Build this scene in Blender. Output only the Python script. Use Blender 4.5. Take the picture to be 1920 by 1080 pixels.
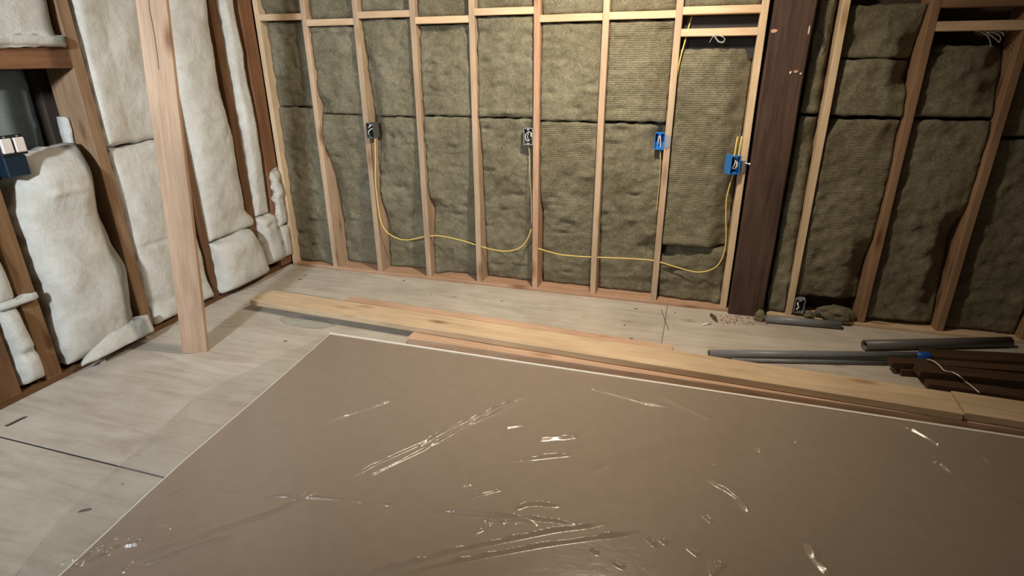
import bpy, bmesh, math, random
import numpy as np
from mathutils import Vector, Matrix, noise

random.seed(7)
np.random.seed(7)
SC = bpy.context.scene
COL = SC.collection
for o in list(bpy.data.objects):
    bpy.data.objects.remove(o)

# ------------------------------------------------------------------ camera, world, lights, exposure
CAM = Vector((3.0057, -3.6483, 1.5295))
FPX = 1082.08
PITCH, YAW, ROLL = math.radians(21.767), math.radians(17.405), math.radians(-0.445)
FW = Vector((-math.sin(YAW) * math.cos(PITCH), math.cos(YAW) * math.cos(PITCH), -math.sin(PITCH)))
RT0 = Vector((math.cos(YAW), math.sin(YAW), 0))
UP0 = RT0.cross(FW)
RT = RT0 * math.cos(ROLL) + UP0 * math.sin(ROLL)
UP = -RT0 * math.sin(ROLL) + UP0 * math.cos(ROLL)

cam_data = bpy.data.cameras.new('camera')
cam_data.sensor_width = 36.0
cam_data.lens = 36.0 * FPX / 1920.0
cam_data.clip_start = 0.05
cam = bpy.data.objects.new('camera', cam_data)
COL.objects.link(cam)
m = Matrix((RT, UP, -FW)).transposed().to_4x4()
m.translation = CAM
cam.matrix_world = m
SC.camera = cam

SC.view_settings.view_transform = 'Standard'
SC.view_settings.look = 'None'
SC.view_settings.gamma = 1.0
SC.view_settings.use_curve_mapping = False
SC.view_settings.exposure = 0.0

world = bpy.data.worlds.new('room_ambient')
SC.world = world
world.use_nodes = True
bg = world.node_tree.nodes['Background']
bg.inputs[0].default_value = (1.0, 0.95, 0.88, 1)
bg.inputs[1].default_value = 0.085


def area_lamp(name, loc, target, size, watts, colour, shape='DISK', size_y=None):
    d = bpy.data.lights.new(name, 'AREA')
    d.shape = shape
    d.size = size
    if size_y:
        d.size_y = size_y
    d.energy = watts
    d.color = colour
    o = bpy.data.objects.new(name, d)
    COL.objects.link(o)
    o.location = loc
    o.rotation_euler = (Vector(target) - Vector(loc)).to_track_quat('-Z', 'Y').to_euler()
    return o


# work lamp hung close to the back wall, and a cooler work lamp behind the camera on the left
area_lamp('work_lamp_warm', (2.70, -1.12, 2.34), (1.85, -0.28, 0.65), 0.18, 51, (1.0, 0.85, 0.66))
lc = area_lamp('work_lamp_cool', (1.50, -5.50, 2.30), (0.00, -0.7, 1.25), 0.36, 40, (0.86, 0.94, 1.0))
lc.data.spread = math.radians(78)

# ------------------------------------------------------------------ helpers


def ray(px, py):
    return FW + RT * ((px - 960) / FPX) - UP * ((py - 540) / FPX)


def hit(px, py, axis, val):
    d = ray(px, py)
    t = (val - CAM[axis]) / d[axis]
    return CAM + d * t


def W(px, py, y=0.0):           # point of the back wall seen at a pixel of the photograph
    return hit(px, py, 1, y)


def F(px, py, z=0.0):           # point of the floor (or of a level above it)
    return hit(px, py, 2, z)


def LW(px, py, x=0.0):          # point of the left wall
    return hit(px, py, 0, x)


def link(name, mesh, mat=None, parent=None, smooth=False):
    o = bpy.data.objects.new(name, mesh)
    COL.objects.link(o)
    if mat is not None and not mesh.materials:
        mesh.materials.append(mat)
    if parent is not None:
        o.parent = parent
    if smooth:
        mesh.polygons.foreach_set('use_smooth', [True] * len(mesh.polygons))
    return o


def obj_bm(name, bm, mat, parent=None, smooth=False):
    me = bpy.data.meshes.new(name)
    bm.normal_update()
    bm.to_mesh(me)
    bm.free()
    return link(name, me, mat, parent, smooth)


def tag(o, label=None, cat=None, group=None, kind=None):
    if label:
        o['label'] = label
    if cat:
        o['category'] = cat
    if group:
        o['group'] = group
    if kind:
        o['kind'] = kind
    return o


def thing(name, label, cat, loc=(0, 0, 0), group=None):
    o = bpy.data.objects.new(name, None)
    COL.objects.link(o)
    o.location = loc
    o.empty_display_size = 0.05
    return tag(o, label, cat, group)


def place(child, parent):
    """parent a child built in world coordinates under an Empty, keeping its place"""
    child.parent = parent
    child.matrix_parent_inverse = Matrix.Translation(parent.location).inverted()
    return child


def bm_box(bm, lo, hi):
    r = bmesh.ops.create_cube(bm, size=1.0)
    lo = Vector(lo); hi = Vector(hi)
    c = (lo + hi) / 2
    s = hi - lo
    for v in r['verts']:
        v.co = Vector((v.co.x * s.x + c.x, v.co.y * s.y + c.y, v.co.z * s.z + c.z))
    return r['verts']


def box(name, lo, hi, mat, parent=None, bevel=0.0):
    bm = bmesh.new()
    bm_box(bm, lo, hi)
    if bevel:
        bmesh.ops.bevel(bm, geom=bm.edges[:], offset=bevel, segments=1, affect='EDGES')
    return obj_bm(name, bm, mat, parent)


def lumber(name, a, b, w, t, mat, parent=None, side=None, wobble=0.0018, bevel=0.0025, trim=None):
    """a sawn board from a to b (its axis), w wide along `side`, t thick; grain along local X"""
    a = Vector(a); b = Vector(b)
    ax = (b - a)
    L = ax.length
    ax.normalize()
    side = Vector(side) if side is not None else (Vector((0, 0, 1)).cross(ax) if abs(ax.z) < .9 else Vector((1, 0, 0)))
    side = (side - ax * side.dot(ax)).normalized()
    nrm = ax.cross(side)
    bm = bmesh.new()
    n = max(2, int(L / 0.12))
    rnd = random.Random(hash((round(a.x, 3), round(a.y, 3), round(b.z, 3), name)) & 0xffff)
    ph = rnd.random() * 50
    rings = []
    be = bevel
    for i in range(n + 1):
        x = L * i / n
        dw = wobble * noise.noise(Vector((x * 2.3 + ph, 0, 3)))
        dt = wobble * noise.noise(Vector((x * 2.3 + ph, 7, 3)))
        hw, ht = w / 2, t / 2
        pts = [(-hw, -ht + be), (-hw + be, -ht), (hw - be, -ht), (hw, -ht + be),
               (hw, ht - be), (hw - be, ht), (-hw + be, ht), (-hw, ht - be)]
        rings.append([bm.verts.new((x, p[0] + dw, p[1] + dt)) for p in pts])
    for i in range(n):
        for k in range(8):
            bm.faces.new((rings[i][k], rings[i + 1][k], rings[i + 1][(k + 1) % 8], rings[i][(k + 1) % 8]))
    bm.faces.new(rings[0])
    bm.faces.new(list(reversed(rings[-1])))
    bmesh.ops.recalc_face_normals(bm, faces=bm.faces[:])
    o = obj_bm(name, bm, mat, None)
    M = Matrix((ax, side, nrm)).transposed().to_4x4()
    M.translation = a
    if parent is not None:
        o.parent = parent
        o.matrix_parent_inverse = Matrix.Translation(parent.location).inverted()
    o.matrix_world = M
    if parent is not None:
        o.matrix_basis = M if parent.location.length == 0 else M
    return o


def tube_bm(bm, pts, r, seg=8, caps=True):
    pts = [Vector(p) for p in pts]
    rings = []
    prev = None
    for i, p in enumerate(pts):
        d = (pts[min(i + 1, len(pts) - 1)] - pts[max(i - 1, 0)]).normalized()
        if prev is None:
            s = d.orthogonal().normalized()
        else:
            s = (prev - d * prev.dot(d)).normalized()
        prev = s
        q = d.cross(s)
        rings.append([bm.verts.new(p + (s * math.cos(2 * math.pi * k / seg) + q * math.sin(2 * math.pi * k / seg)) * r) for k in range(seg)])
    for i in range(len(rings) - 1):
        for k in range(seg):
            bm.faces.new((rings[i][k], rings[i][(k + 1) % seg], rings[i + 1][(k + 1) % seg], rings[i + 1][k]))
    if caps:
        bm.faces.new(list(reversed(rings[0])))
        bm.faces.new(rings[-1])
    return rings


def smooth_path(pts, n=6):
    """Catmull-Rom through the points"""
    pts = [Vector(p) for p in pts]
    out = []
    for i in range(len(pts) - 1):
        p0 = pts[max(i - 1, 0)]; p1 = pts[i]; p2 = pts[i + 1]; p3 = pts[min(i + 2, len(pts) - 1)]
        for k in range(n):
            t = k / n
            out.append(0.5 * ((2 * p1) + (p2 - p0) * t + (2 * p0 - 5 * p1 + 4 * p2 - p3) * t * t + (3 * p1 - p0 - 3 * p2 + p3) * t ** 3))
    out.append(pts[-1])
    return out


def tube(name, pts, r, mat, parent=None, seg=8, n=6):
    bm = bmesh.new()
    tube_bm(bm, smooth_path(pts, n) if n > 1 else pts, r, seg)
    return obj_bm(name, bm, mat, parent, smooth=True)


def pipe_bm(a, b, r, wall, seg=24):
    """hollow pipe with open ends"""
    a = Vector(a); b = Vector(b)
    d = (b - a).normalized()
    s = d.orthogonal().normalized(); q = d.cross(s)
    bm = bmesh.new()
    prof = [(a, r), (b, r), (b, r - wall), (a, r - wall)]
    rings = [[bm.verts.new(p + (s * math.cos(2 * math.pi * k / seg) + q * math.sin(2 * math.pi * k / seg)) * rr) for k in range(seg)] for p, rr in prof]
    for i in range(4):
        for k in range(seg):
            bm.faces.new((rings[i][k], rings[i][(k + 1) % seg], rings[(i + 1) % 4][(k + 1) % seg], rings[(i + 1) % 4][k]))
    bmesh.ops.recalc_face_normals(bm, faces=bm.faces[:])
    return bm


def lerp_list(lst, z):
    """piecewise-linear profile [(z, value), ...]"""
    if z <= lst[0][0]:
        return lst[0][1]
    for (z0, v0), (z1, v1) in zip(lst, lst[1:]):
        if z <= z1:
            t = (z - z0) / max(z1 - z0, 1e-6)
            t = t * t * (3 - 2 * t)
            return v0 + (v1 - v0) * t
    return lst[-1][1]


# ------------------------------------------------------------------ materials
def new_mat(name):
    mt = bpy.data.materials.new(name)
    mt.use_nodes = True
    nt = mt.node_tree
    b = nt.nodes['Principled BSDF']
    return mt, nt, b


def N(nt, t, **kw):
    n = nt.nodes.new(t)
    for k, v in kw.items():
        setattr(n, k, v)
    return n


def ramp(nt, stops):
    r = N(nt, 'ShaderNodeValToRGB')
    el = r.color_ramp.elements
    while len(el) < len(stops):
        el.new(0.5)
    for e, (p, c) in zip(el, stops):
        e.position = p
        e.color = c if len(c) == 4 else (*c, 1)
    return r


def mixc(nt, mode, fac, a, b):
    n = N(nt, 'ShaderNodeMix', data_type='RGBA', blend_type=mode)
    for sock, v in ((n.inputs['Factor'], fac), (n.inputs[6], a), (n.inputs[7], b)):
        if hasattr(v, 'links'):
            nt.links.new(v, sock)
        elif isinstance(v, (int, float)):
            sock.default_value = v
        else:
            sock.default_value = (*v, 1) if len(v) == 3 else v
    return n.outputs[2]


def mathn(nt, op, a, b=0.0, clamp=False):
    n = N(nt, 'ShaderNodeMath', operation=op, use_clamp=clamp)
    for i, v in enumerate((a, b)):
        if hasattr(v, 'links'):
            nt.links.new(v, n.inputs[i])
        else:
            n.inputs[i].default_value = v
    return n.outputs[0]


def obj_coords(nt, scale, rand=True):
    tc = N(nt, 'ShaderNodeTexCoord')
    src = tc.outputs['Object']
    if rand:
        oi = N(nt, 'ShaderNodeObjectInfo')
        sc = N(nt, 'ShaderNodeVectorMath', operation='ADD')
        mu = mathn(nt, 'MULTIPLY', oi.outputs['Random'], 37.0)
        nt.links.new(src, sc.inputs[0])
        nt.links.new(mu, sc.inputs[1])
        src = sc.outputs[0]
    mp = N(nt, 'ShaderNodeMapping')
    mp.inputs['Scale'].default_value = scale
    nt.links.new(src, mp.inputs[0])
    return mp.outputs[0]


def noise_tex(nt, vec, scale, detail=4, rough=0.6, dist=0.0):
    n = N(nt, 'ShaderNodeTexNoise')
    n.inputs['Scale'].default_value = scale
    n.inputs['Detail'].default_value = detail
    n.inputs['Roughness'].default_value = rough
    n.inputs['Distortion'].default_value = dist
    nt.links.new(vec, n.inputs['Vector'])
    return n.outputs[0]


def bump(nt, b, h, strength, dist):
    n = N(nt, 'ShaderNodeBump')
    n.inputs['Strength'].default_value = strength
    n.inputs['Distance'].default_value = dist
    nt.links.new(h, n.inputs['Height'])
    nt.links.new(n.outputs[0], b.inputs['Normal'])


def wood(name, light, dark, var=0.22, knots=True, grey=0.0, rough=0.72):
    mt, nt, b = new_mat(name)
    v1 = obj_coords(nt, (1.1, 16, 16))
    n1 = noise_tex(nt, v1, 2.2, 6, 0.62, 0.5)
    r1 = ramp(nt, [(0.3, dark), (0.62, light)])
    nt.links.new(n1, r1.inputs[0])
    v2 = obj_coords(nt, (4, 120, 120))
    n2 = noise_tex(nt, v2, 2.0, 3, 0.6)
    r2 = ramp(nt, [(0.25, (0.78, 0.74, 0.7)), (0.6, (1, 1, 1))])
    nt.links.new(n2, r2.inputs[0])
    c = mixc(nt, 'MULTIPLY', 0.55, r1.outputs[0], r2.outputs[0])
    # broad patches of tone
    v4 = obj_coords(nt, (1.5, 4, 4))
    n4 = noise_tex(nt, v4, 1.6, 3, 0.55)
    r4 = ramp(nt, [(0.3, (0.78, 0.75, 0.72)), (0.7, (1.12, 1.1, 1.08))])
    nt.links.new(n4, r4.inputs[0])
    c = mixc(nt, 'MULTIPLY', 0.8, c, r4.outputs[0])
    if knots:
        v3 = obj_coords(nt, (2.3, 7.5, 7.5))
        vo = N(nt, 'ShaderNodeTexVoronoi')
        vo.inputs['Scale'].default_value = 1.0
        nt.links.new(v3, vo.inputs['Vector'])
        nd = noise_tex(nt, v2, 0.6, 2)
        dd = mathn(nt, 'ADD', vo.outputs['Distance'], mathn(nt, 'MULTIPLY', nd, 0.08))
        r3 = ramp(nt, [(0.09, (0.30, 0.19, 0.12)), (0.17, (0.72, 0.6, 0.5)), (0.26, (1, 1, 1))])
        nt.links.new(dd, r3.inputs[0])
        c = mixc(nt, 'MULTIPLY', 0.75, c, r3.outputs[0])
    if grey:
        n5 = noise_tex(nt, obj_coords(nt, (1.0, 5, 5)), 2.6, 4)
        r5 = ramp(nt, [(0.42, (0, 0, 0)), (0.62, (1, 1, 1))])
        nt.links.new(n5, r5.inputs[0])
        c = mixc(nt, 'MIX', mathn(nt, 'MULTIPLY', r5.outputs[0], grey), c, (0.33, 0.29, 0.23))
    oi = N(nt, 'ShaderNodeObjectInfo')
    f = mathn(nt, 'ADD', mathn(nt, 'MULTIPLY', oi.outputs['Random'], var), 1 - var * 0.6)
    cc = N(nt, 'ShaderNodeCombineColor')
    for i in range(3):
        nt.links.new(f, cc.inputs[i])
    c = mixc(nt, 'MULTIPLY', 1.0, c, cc.outputs[0])
    nt.links.new(c, b.inputs['Base Color'])
    b.inputs['Roughness'].default_value = rough
    b.inputs['Specular IOR Level'].default_value = 0.24
    bump(nt, b, n2, 0.25, 0.002)
    return mt


def wool(name, light, dark, stria=0.0):
    mt, nt, b = new_mat(name)
    v = obj_coords(nt, (1, 1, 1))
    n1 = noise_tex(nt, v, 9, 6, 0.68, 0.8)
    n2 = noise_tex(nt, v, 70, 6, 0.76, 2.0)
    n3 = noise_tex(nt, v, 3.0, 3, 0.5)
    r1 = ramp(nt, [(0.37, dark), (0.63, light)])
    nt.links.new(mathn(nt, 'ADD', mathn(nt, 'MULTIPLY', n1, 0.30), mathn(nt, 'MULTIPLY', n2, 0.70)), r1.inputs[0])
    r3 = ramp(nt, [(0.3, (0.82, 0.8, 0.74)), (0.7, (1.1, 1.1, 1.1))])
    nt.links.new(n3, r3.inputs[0])
    c = mixc(nt, 'MULTIPLY', 1.0, r1.outputs[0], r3.outputs[0])
    h = mathn(nt, 'ADD', mathn(nt, 'MULTIPLY', n2, 0.8), mathn(nt, 'MULTIPLY', n1, 1.4))
    if stria:
        w = N(nt, 'ShaderNodeTexWave', wave_type='BANDS', bands_direction='Z')
        w.inputs['Scale'].default_value = 26
        w.inputs['Distortion'].default_value = 3.0
        w.inputs['Detail'].default_value = 3
        w.inputs['Detail Scale'].default_value = 2.4
        nt.links.new(v, w.inputs['Vector'])
        rs = ramp(nt, [(0.15, (0.72, 0.70, 0.66)), (0.6, (1.08, 1.08, 1.08))])
        nt.links.new(w.outputs[0], rs.inputs[0])
        c = mixc(nt, 'MULTIPLY', stria, c, rs.outputs[0])
        h = mathn(nt, 'ADD', h, mathn(nt, 'MULTIPLY', w.outputs[0], 0.45 * stria))
    nt.links.new(c, b.inputs['Base Color'])
    b.inputs['Roughness'].default_value = 0.95
    b.inputs['Specular IOR Level'].default_value = 0.05
    bump(nt, b, h, 0.9, 0.012)
    return mt


def fluff(name, light, dark, bstr=0.5):
    mt, nt, b = new_mat(name)
    v = obj_coords(nt, (1, 1, 1))
    n1 = noise_tex(nt, v, 6, 5, 0.62, 0.6)
    n2 = noise_tex(nt, v, 60, 5, 0.7, 1.4)
    r1 = ramp(nt, [(0.32, dark), (0.62, light)])
    nt.links.new(mathn(nt, 'ADD', mathn(nt, 'MULTIPLY', n1, 0.7), mathn(nt, 'MULTIPLY', n2, 0.3)), r1.inputs[0])
    nt.links.new(r1.outputs[0], b.inputs['Base Color'])
    b.inputs['Roughness'].default_value = 0.85
    b.inputs['Specular IOR Level'].default_value = 0.15
    b.inputs['Sheen Weight'].default_value = 0.15
    bump(nt, b, mathn(nt, 'ADD', mathn(nt, 'MULTIPLY', n1, 2.0), mathn(nt, 'MULTIPLY', n2, 0.5)), bstr, 0.014)
    return mt


def plain(name, col, rough=0.5, metal=0.0, spec=0.4, nz=0.12):
    mt, nt, b = new_mat(name)
    n1 = noise_tex(nt, obj_coords(nt, (1, 1, 1)), 22, 4)
    r = ramp(nt, [(0.3, tuple(c * (1 - nz) for c in col)), (0.7, tuple(min(1, c * (1 + nz)) for c in col))])
    nt.links.new(n1, r.inputs[0])
    nt.links.new(r.outputs[0], b.inputs['Base Color'])
    b.inputs['Roughness'].default_value = rough
    b.inputs['Metallic'].default_value = metal
    b.inputs['Specular IOR Level'].default_value = spec
    return mt


def plywood(name):
    mt, nt, b = new_mat(name)
    v = obj_coords(nt, (1.0, 7.0, 1), rand=True)
    n1 = noise_tex(nt, v, 1.6, 6, 0.6, 1.6)
    r1 = ramp(nt, [(0.28, (0.445, 0.40, 0.34)), (0.5, (0.54, 0.495, 0.43)), (0.70, (0.61, 0.57, 0.505))])
    nt.links.new(n1, r1.inputs[0])
    v2 = obj_coords(nt, (3, 60, 1), rand=True)
    n2 = noise_tex(nt, v2, 1.5, 4, 0.7, 0.5)
    r2 = ramp(nt, [(0.28, (0.72, 0.68, 0.62)), (0.5, (1, 1, 1))])
    nt.links.new(n2, r2.inputs[0])
    c = mixc(nt, 'MULTIPLY', 0.32, r1.outputs[0], r2.outputs[0])
    v3 = obj_coords(nt, (1, 1, 1), rand=False)
    n3 = noise_tex(nt, v3, 1.7, 5, 0.6)
    r3 = ramp(nt, [(0.3, (0.82, 0.80, 0.78)), (0.7, (1.08, 1.08, 1.08))])
    nt.links.new(n3, r3.inputs[0])
    c = mixc(nt, 'MULTIPLY', 0.9, c, r3.outputs[0])
    # sparse knots of the face veneer
    vo = N(nt, 'ShaderNodeTexVoronoi')
    vo.inputs['Scale'].default_value = 1.0
    vk = obj_coords(nt, (2.1, 3.6, 1), rand=False)
    nt.links.new(vk, vo.inputs['Vector'])
    rk = ramp(nt, [(0.05, (0.5, 0.42, 0.33)), (0.13, (1, 1, 1))])
    nt.links.new(vo.outputs['Distance'], rk.inputs[0])
    c = mixc(nt, 'MULTIPLY', 0.7, c, rk.outputs[0])
    # drywall dust lying in pale blotches
    n4 = noise_tex(nt, v3, 5.5, 6, 0.7)
    r4 = ramp(nt, [(0.5, (0, 0, 0)), (0.72, (0.55, 0.55, 0.55))])
    nt.links.new(n4, r4.inputs[0])
    c = mixc(nt, 'MIX', r4.outputs[0], c, (0.62, 0.59, 0.54))
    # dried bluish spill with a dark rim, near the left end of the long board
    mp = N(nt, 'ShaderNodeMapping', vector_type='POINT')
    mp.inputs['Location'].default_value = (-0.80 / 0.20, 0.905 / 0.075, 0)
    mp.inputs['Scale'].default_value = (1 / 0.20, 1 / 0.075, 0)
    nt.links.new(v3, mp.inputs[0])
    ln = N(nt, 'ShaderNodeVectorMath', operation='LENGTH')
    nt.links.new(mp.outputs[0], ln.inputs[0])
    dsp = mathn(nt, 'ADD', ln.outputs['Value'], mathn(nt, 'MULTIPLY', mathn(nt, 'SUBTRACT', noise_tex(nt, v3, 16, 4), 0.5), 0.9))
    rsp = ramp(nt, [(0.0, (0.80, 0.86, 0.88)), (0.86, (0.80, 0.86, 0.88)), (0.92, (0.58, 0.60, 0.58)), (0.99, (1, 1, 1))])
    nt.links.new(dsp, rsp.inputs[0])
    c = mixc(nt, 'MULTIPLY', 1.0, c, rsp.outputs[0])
    nt.links.new(c, b.inputs['Base Color'])
    b.inputs['Roughness'].default_value = 0.8
    b.inputs['Specular IOR Level'].default_value = 0.2
    bump(nt, b, n2, 0.2, 0.003)
    return mt


def film_mat():
    mt = bpy.data.materials.new('clear_plastic_film')
    mt.use_nodes = True
    nt = mt.node_tree
    nt.nodes.clear()
    out = N(nt, 'ShaderNodeOutputMaterial')
    tr = N(nt, 'ShaderNodeBsdfTransparent')
    tr.inputs[0].default_value = (0.97, 0.97, 0.96, 1)
    gl = N(nt, 'ShaderNodeBsdfGlossy')
    gl.inputs['Roughness'].default_value = 0.24
    gl.inputs['Color'].default_value = (1, 1, 1, 1)
    df = N(nt, 'ShaderNodeBsdfDiffuse')
    df.inputs[0].default_value = (0.85, 0.86, 0.86, 1)
    fr = N(nt, 'ShaderNodeFresnel')
    ge = N(nt, 'ShaderNodeNewGeometry')       # same thin sheet from above and from below
    nt.links.new(mathn(nt, 'SUBTRACT', 1.5, mathn(nt, 'MULTIPLY', ge.outputs['Backfacing'], 1.5 - 1 / 1.5)), fr.inputs['IOR'])
    f2 = mathn(nt, 'MULTIPLY', fr.outputs[0], 1.25, clamp=True)
    v = obj_coords(nt, (1.0, 2.2, 1), rand=False)
    n1 = noise_tex(nt, v, 14, 4, 0.55, 0.6)
    bp = N(nt, 'ShaderNodeBump')
    bp.inputs['Strength'].default_value = 0.35
    bp.inputs['Distance'].default_value = 0.004
    nt.links.new(n1, bp.inputs['Height'])
    nt.links.new(bp.outputs[0], gl.inputs['Normal'])
    m1 = N(nt, 'ShaderNodeMixShader')
    m1.inputs[0].default_value = 0.05
    nt.links.new(tr.outputs[0], m1.inputs[1])
    nt.links.new(df.outputs[0], m1.inputs[2])
    m2 = N(nt, 'ShaderNodeMixShader')
    nt.links.new(f2, m2.inputs[0])
    nt.links.new(m1.outputs[0], m2.inputs[1])
    nt.links.new(gl.outputs[0], m2.inputs[2])
    nt.links.new(m2.outputs[0], out.inputs[0])
    return mt


M_STUD = wood('stud_pine', (0.58, 0.44, 0.315), (0.46, 0.325, 0.22), grey=0.35)
M_PINK = wood('fir_pinkish', (0.63, 0.42, 0.29), (0.50, 0.30, 0.20))
M_FIRL = wood('fir_light', (0.74, 0.53, 0.38), (0.62, 0.41, 0.285))
M_PALE = wood('pine_pale', (0.70, 0.56, 0.385), (0.58, 0.44, 0.29))
M_BLOCK = wood('blocking_pine', (0.76, 0.58, 0.395), (0.64, 0.46, 0.30), knots=False)
M_BROWN = wood('stud_brown', (0.38, 0.25, 0.155), (0.27, 0.165, 0.095))
M_BROWND = wood('stud_dark_tan', (0.28, 0.165, 0.085), (0.19, 0.105, 0.05))
M_DARKSTUD = wood('old_stud_dark', (0.20, 0.105, 0.05), (0.12, 0.06, 0.028), knots=False)
M_HEADER = wood('header_redbrown', (0.24, 0.12, 0.06), (0.16, 0.075, 0.036), knots=False)
M_POST = wood('post_fir', (0.60, 0.435, 0.315), (0.48, 0.325, 0.225))
M_TIMBER = wood('old_timber', (0.11, 0.068, 0.052), (0.05, 0.03, 0.024), knots=False, rough=0.6)
M_BUNDLE = wood('old_board', (0.105, 0.062, 0.036), (0.06, 0.034, 0.02), knots=False)
M_WOOL = wool('mineral_wool', (0.39, 0.366, 0.27), (0.125, 0.113, 0.074))
M_WOOLS = wool('mineral_wool_ribbed', (0.40, 0.372, 0.276), (0.145, 0.13, 0.087), stria=0.6)
M_GLASS = fluff('fiberglass_white', (0.62, 0.615, 0.58), (0.45, 0.435, 0.385), 0.45)
M_GLASSG = fluff('fiberglass_blue_lit', (0.55, 0.74, 0.86), (0.38, 0.52, 0.61))  # blue in the colour stands in for cool light inside the opening
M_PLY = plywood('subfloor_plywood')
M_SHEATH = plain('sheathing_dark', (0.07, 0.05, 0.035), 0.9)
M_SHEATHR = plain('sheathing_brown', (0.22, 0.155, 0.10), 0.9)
M_FLOORB = plain('joist_void_dark', (0.05, 0.04, 0.03), 0.9)
M_CEIL = plain('ceiling_board', (0.42, 0.36, 0.29), 0.9)
M_BOARD = plain('brown_panel_face', (0.325, 0.253, 0.198), 0.75, spec=0.2, nz=0.05)
M_WHITE = plain('white_edge', (0.85, 0.83, 0.78), 0.6, nz=0.05)
M_FILM = film_mat()
M_CABLE = plain('yellow_cable', (0.76, 0.58, 0.17), 0.4, nz=0.05)
M_PCABLE = plain('pale_yellow_cable', (0.55, 0.43, 0.2), 0.5)
M_BLUE = plain('blue_plastic', (0.03, 0.20, 0.62), 0.35)
M_BLUECAP = plain('blue_cap', (0.012, 0.08, 0.34), 0.45)
M_BLUED = plain('blue_plastic_dark', (0.004, 0.017, 0.034), 0.4)
M_STEEL = plain('galvanised_steel', (0.42, 0.44, 0.48), 0.4, metal=0.55)
M_GREYBOX = plain('grey_box', (0.13, 0.135, 0.14), 0.5, metal=0.3)
M_PIPE = plain('grey_pvc', (0.21, 0.225, 0.24), 0.4)
M_PIPEB = plain('grey_brown_pvc', (0.125, 0.115, 0.115), 0.4)
M_WIREW = plain('white_wire', (0.8, 0.8, 0.76), 0.4)
M_WIREG = plain('grey_wire', (0.42, 0.44, 0.40), 0.45)
M_WIREK = plain('black_wire', (0.02, 0.02, 0.022), 0.4)
M_BLACK = plain('black_plastic', (0.012, 0.013, 0.016), 0.4)
M_OUTLET = plain('device_white', (0.72, 0.66, 0.63), 0.35, nz=0.04)
M_STRING = plain('white_string', (0.75, 0.68, 0.58), 0.8)
M_BARK = plain('brown_scrap', (0.12, 0.075, 0.045), 0.85, nz=0.3)
M_PAPER = plain('black_paper', (0.03, 0.028, 0.028), 0.7)
M_STAIN = plain('dark_splinter', (0.10, 0.075, 0.055), 0.85, nz=0.3)
M_SHAVE = plain('pink_shaving', (0.45, 0.26, 0.19), 0.85, nz=0.3)

# ------------------------------------------------------------------ room shell
XR = 5.35
TOP = 2.42
# floor: dark joist void with plywood panels laid on it
floor = box('floor', (-0.35, -4.9, -0.10), (XR, 0.25, -0.0065), M_FLOORB)
tag(floor, kind='structure')


def ply(x0, x1, y0, y1, slot=None):
    bm = bmesh.new()
    bm_box(bm, (x0, y0, -0.006), (x1, y1, 0.0))
    bmesh.ops.bevel(bm, geom=[e for e in bm.edges if all(v.co.z > -0.001 for v in e.verts)], offset=0.0015, segments=1, affect='EDGES')
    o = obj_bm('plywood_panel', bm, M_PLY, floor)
    if slot:
        cb = bmesh.new()
        (ax, ay), (bx, by), r = slot
        a = Vector((ax, ay, 0)); b = Vector((bx, by, 0))
        d = (b - a).normalized(); s = Vector((-d.y, d.x, 0))
        ring = []
        for k in range(9):
            t = math.pi * k / 8
            ring.append(a + (s * math.cos(t) - d * math.sin(t)) * r)
        for k in range(9):
            t = math.pi * k / 8
            ring.append(b + (-s * math.cos(t) + d * math.sin(t)) * r)
        lo = [cb.verts.new((p.x, p.y, -0.05)) for p in ring]
        hi = [cb.verts.new((p.x, p.y, 0.05)) for p in ring]
        n = len(ring)
        for k in range(n):
            cb.faces.new((lo[k], lo[(k + 1) % n], hi[(k + 1) % n], hi[k]))
        cb.faces.new(list(reversed(lo))); cb.faces.new(hi)
        bmesh.ops.recalc_face_normals(cb, faces=cb.faces[:])
        cut = obj_bm('slot_cutter', cb, M_PLY)
        md = o.modifiers.new('b', 'BOOLEAN')
        md.operation = 'DIFFERENCE'
        md.object = cut
        md.solver = 'EXACT'
        dg = bpy.context.evaluated_depsgraph_get()
        me = bpy.data.meshes.new_from_object(o.evaluated_get(dg))
        o.modifiers.clear()
        o.data = me
        bpy.data.objects.remove(cut)
    return o


s0 = F(16, 796); s1 = F(45, 782)
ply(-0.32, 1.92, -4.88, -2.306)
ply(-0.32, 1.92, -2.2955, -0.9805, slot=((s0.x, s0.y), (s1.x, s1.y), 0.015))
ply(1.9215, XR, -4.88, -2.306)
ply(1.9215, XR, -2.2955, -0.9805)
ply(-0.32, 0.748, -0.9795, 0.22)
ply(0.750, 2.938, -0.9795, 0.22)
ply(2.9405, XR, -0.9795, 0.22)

ceiling = box('ceiling', (-0.35, -4.9, TOP + 0.04), (XR, 0.30, TOP + 0.10), M_CEIL)
tag(ceiling, kind='structure')

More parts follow.
